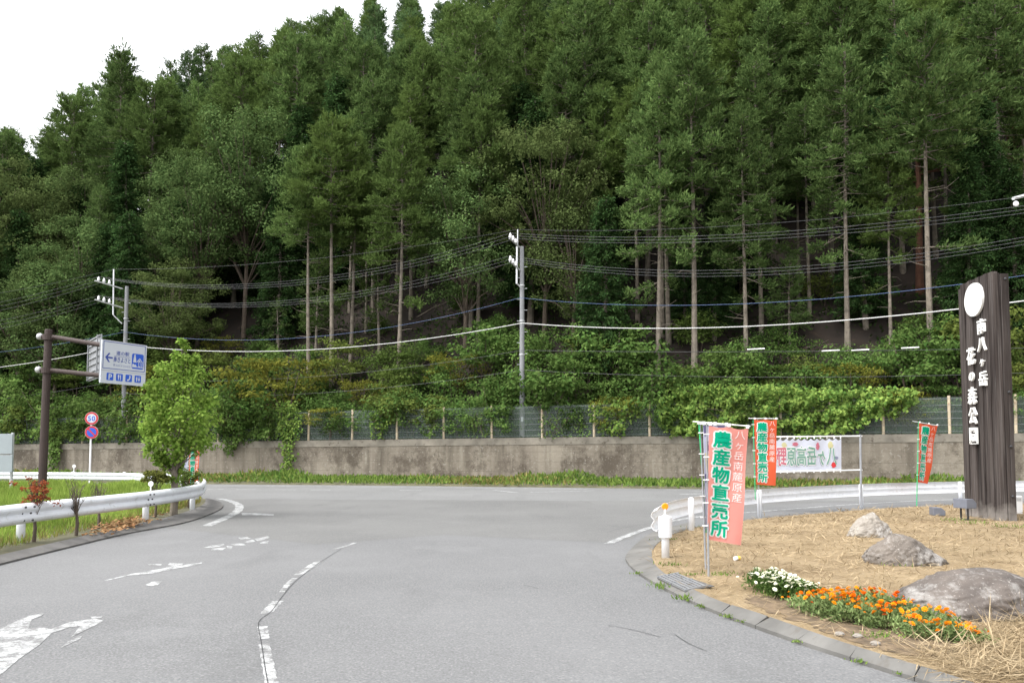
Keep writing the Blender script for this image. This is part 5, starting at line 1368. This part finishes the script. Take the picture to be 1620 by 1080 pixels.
for q in C[::2]:
    h = max(st[2] - .1, q[2] - .7); s_ = Vector((0.02 + (h / Ht) * .15, 0, h)); tb.tube([s_, s_.lerp(Vector(q), .5) + Vector((0, 0, -.05)), q], [.022, .014, .005], 5, cap=False)
tb.build('trunk', M['bark'], root)
np_mesh('crown', clump_leaves(C, rad, 78, .095, .9, .35, .8), 4, M['young'], root)
def twiggy(px, pyb, pyt, label, wpx=18, nb=22, name='bare_shrub'):
    c = gp(px, pyb, LAWN); r_ = thing(name, label, 'shrub', c); H = dp(px, pyt, c.y).z - LAWN; b = MB(); w_ = wpx * c.y / F
    fk = H * .45; b.tube([(0, 0, -.1), (.02, 0, fk * .5), (-.01, .01, fk)], [.035, .03, .022], 7)
    for i in range(nb):
        a = random.uniform(0, 6.28); rr2 = w_ * random.uniform(.2, 1); e = Vector((math.cos(a) * rr2, math.sin(a) * rr2, random.uniform(.65, 1.02) * H)); s_ = Vector((0, 0, fk * random.uniform(.7, 1)))
        md = s_.lerp(e, .5) + Vector((random.uniform(-.05, .05), random.uniform(-.05, .05), .0)); b.tube([s_, md, e], [.011, .007, .003], 4, cap=False)
        for k in range(3):
            e2 = md.lerp(e, random.random()) ; e3 = e2 + Vector((random.uniform(-.1, .1), random.uniform(-.1, .1), random.uniform(.02, .14))); b.tube([e2, e3], [.005, .002], 3, cap=False)
    b.build('stem', M['twig'], r_); return r_, c, H, w_
twiggy(120, 847, 757, 'bare twiggy shrub behind the guard rail, second from the red shrub', 16)
twiggy(155, 836, 762, 'bare twiggy shrub behind the guard rail, midway to the young tree', 14)
r_, c, H, w_ = twiggy(53, 857, 757, 'small shrub with rust-red leaves behind the guard rail at left', 20, 22, 'red_maple_shrub')
C = np.array([(random.gauss(0, .5) * w_, random.gauss(0, .5) * w_, H * random.uniform(.58, 1.06)) for _ in range(34)])
np_mesh('foliage', clump_leaves(C, RNG.uniform(.05, .11, 34), 26, .045, .5, .5, .7), 4, M['red_leaf'], r_)
r_, c, H, w_ = twiggy(245, 818, 750, 'small flat-topped olive shrub just left of the young tree', 16, 18, 'flat_topped_shrub')
C = np.array([(random.uniform(-1, 1) * w_, random.uniform(-1, 1) * w_, H * random.uniform(.86, 1.08)) for _ in range(34)])
np_mesh('foliage', clump_leaves(C, RNG.uniform(.08, .15, 34), 60, .055, .45, .5, .7), 4, M['olive'], r_)
r_, c, H, w_ = twiggy(298, 803, 745, 'small leafy green shrub under the right side of the young tree', 13, 14, 'lawn_shrub')
C = np.array([(random.uniform(-1, 1) * w_, random.uniform(-1, 1) * w_, H * random.uniform(.45, 1.0)) for _ in range(30)])
np_mesh('foliage', clump_leaves(C, RNG.uniform(.1, .2, 30), 60, .065, .8, .5, .7), 4, M['shrub'], r_)

# ================================================================== FLOWER BED
random.seed(5)
def flower_head(kind):
    b = MB(); rings = 3 if kind != 'w' else 2
    for rg in range(rings):
        npt = 9 - 2 * rg; r = .026 - .007 * rg; zz = .006 * rg
        for k in range(npt):
            a = 6.283 * k / npt + rg * .4; a2 = .42
            b.add([(0, 0, zz), (r * .7 * math.cos(a - a2), r * .7 * math.sin(a - a2), zz + .006), (r * math.cos(a), r * math.sin(a), zz + .003), (r * .7 * math.cos(a + a2), r * .7 * math.sin(a + a2), zz + .006)], [(0, 1, 2, 3)])
    me = bpy.data.meshes.new('flower'); me.from_pydata(b.v, [], b.f); me.update(); return me
heads = {}
for k, m_ in (('o', 'petal_o'), ('r', 'petal_r'), ('w', 'petal_w')): heads[k] = flower_head(k); heads[k].materials.append(M[m_])
fol = {}
def fol_mesh(kind, m_, h, w_, n):
    k = n; P = RNG.normal(0, 1, (k, 3)) * np.array([w_ * .42, w_ * .42, 0]); P[:, 2] = RNG.uniform(0, 1, k) ** .8 * h * (1 - .35 * np.clip(np.hypot(P[:, 0], P[:, 1]) / w_, 0, 1))
    V = leaves(P, rnd(k) + np.array([0, 0, .6]), rnd(k) + np.array([0, 0, .7]), RNG.uniform(.03, .075, k), RNG.uniform(.012, .026, k))
    o = np_mesh('foliage', V, 4, M[m_]); me = o.data; bpy.data.objects.remove(o); return me
fol['w'] = [fol_mesh('w', 'shrub', .24, .17, 520) for _ in range(2)]; fol['o'] = [fol_mesh('o', 'marigold', .22, .16, 420) for _ in range(3)]
bed = [('w', 1198, 932, 30), ('w', 1214, 938, 30), ('w', 1230, 945, 32), ('w', 1247, 948, 32), ('w', 1222, 925, 24), ('w', 1264, 950, 30), ('w', 1240, 930, 24), ('w', 1282, 948, 26), ('w', 1258, 936, 22)]
bed += [('o', 1268, 962, 24), ('o', 1284, 970, 30), ('o', 1300, 976, 36), ('o', 1318, 980, 40), ('o', 1336, 984, 40), ('o', 1354, 984, 36), ('o', 1372, 990, 38), ('o', 1310, 958, 24), ('o', 1334, 962, 28), ('o', 1356, 962, 32), ('o', 1378, 968, 36), ('o', 1396, 972, 36), ('o', 1392, 992, 34), ('o', 1412, 994, 36), ('o', 1418, 976, 34), ('o', 1436, 1002, 32), ('o', 1440, 982, 30), ('o', 1458, 1008, 28), ('o', 1470, 992, 34), ('o', 1484, 1010, 26), ('o', 1500, 1004, 34), ('o', 1512, 1014, 26), ('o', 1530, 1014, 26), ('o', 1545, 1018, 20)]
spotn = {'w': ['at the left end of the flower bed', 'in the middle of the white flower clump', 'where the white flowers meet the orange ones'], 'o': ['beside the white flowers', 'in the middle of the flower bed', 'in front of the large boulder', 'at the right end of the flower bed']}
for i, (kd, px, py, hpx) in enumerate(bed):
    c = gp(px, py, ISL); h = hpx / F * c.y * 1.02; f = h / .24
    zone = spotn['w'][0 if px < 1218 else 1 if px < 1250 else 2] if kd == 'w' else spotn['o'][0 if px < 1300 else 1 if px < 1400 else 2 if px < 1490 else 3]
    nm = 'white_flower_plant' if kd == 'w' else 'marigold_plant'
    t = thing(nm, ('bushy plant with cream white flowers ' if kd == 'w' else 'marigold plant with orange flowers ') + zone, 'flower', c, 0, ('white flowers ' if kd == 'w' else 'marigolds ') + zone)
    o = bpy.data.objects.new('foliage', fol[kd][i % len(fol[kd])]); COL.objects.link(o); o.parent = t; o.scale = (.88, .88, f); o.rotation_euler = (0, 0, random.uniform(0, 6.28))
    for k in range(26 if kd == 'w' else 12 if 1290 < px < 1420 else 7):
        fh = .0
        hk = kd if kd == 'w' else ('r' if random.random() < .35 and px < 1440 else 'o')
        fo = bpy.data.objects.new('flower', heads[hk]); COL.objects.link(fo); fo.parent = t
        rr2 = abs(random.gauss(0, .085)); a = random.uniform(0, 6.28)
        fo.location = (math.cos(a) * rr2, math.sin(a) * rr2, h * (random.uniform(.85, 1.14) - .3 * min(1, rr2 / .2)))
        fo.rotation_euler = (random.uniform(-.1, .9), random.uniform(-.4, .4), random.uniform(0, 6)); s_ = random.uniform(.55, 1.25) * (.95 if kd == 'w' else 1); fo.scale = (s_, s_, s_)
# ================================================================== SMALL THINGS
c = gp(1166, 886, ISL)
t = thing('drink_can', 'crushed white and yellow can lying in the dry grass', 'can', c, R(15))
b = MB(); qx = Vector((1, .1, .1)).to_track_quat('Z', 'Y').to_matrix(); b.lathe([(.022, -.05), (.031, -.044), (.031, .0)], (0, 0, .03), 14, qx); b.build('body', M['white_plastic'], t, smooth=False)
b = MB(); b.lathe([(.0312, .0005), (.031, .044), (.02, .05)], (0, 0, .03), 14, qx); b.build('label_band', M['yellow_can'], t)
# drain grate set in the kerb
g0, g1 = gp(1036, 917, .05), gp(1080, 939, .05); gu = (g1 - g0); gl = gu.length; gu.normalize(); gv = Vector((-gu.y, gu.x, 0))
if gv.y < 0: gv = -gv
t = thing('drain_grate', 'steel drain grate set into the kerb in front of the banners', 'grate', g0)
q0 = Vector((0, 0, .0)); tiltv = (gv * .34 + Vector((0, 0, .055))).normalized()
Sg = lambda x, y, z=0.: gu * x + tiltv * y + Vector((0, 0, 1)) * z
b = MB(); b.prism([(0, .03), (gl, .03), (gl, .38), (0, .30)], .014, .022, Sg); b.build('pit', M['dark_kerb'], t)
for k in range(6):
    b = MB(); y = .04 + k * .045; b.prism([(.02, y), (gl - .02, y), (gl - .02, y + .026), (.02, y + .026)], .022, .040, Sg); b.build('bar', M['grate'], t)
for k in range(3):
    b = MB(); x = .0 + k * (gl - .03) / 2; b.prism([(x, .03), (x + .03, .03), (x + .03, .31), (x, .31)], .024, .044, Sg); b.build('cross_bar', M['grate'], t)
# loose stones on the bed soil
for i, (px, py) in enumerate(((1357, 1008), (1328, 1005), (1385, 1020))):
    c = gp(px, py, ISL); bm = bmesh.new(); bmesh.ops.create_icosphere(bm, subdivisions=3, radius=.036)
    for v in bm.verts: v.co = Vector((v.co.x * random.uniform(.9, 1.3), v.co.y, v.co.z * .6))
    me = bpy.data.meshes.new('stone'); bm.to_mesh(me); bm.free(); me.materials.append(M['rock_a']); o = bpy.data.objects.new('stone', me); COL.objects.link(o); o.location = c + Vector((0, 0, .015))
    tag(o, ['middle of the three loose stones on the bare soil before the marigolds', 'leftmost loose stone on the bare soil before the marigolds', 'rightmost loose stone on the bare soil before the marigolds'][i], 'stone', 'loose stones on the bed soil')
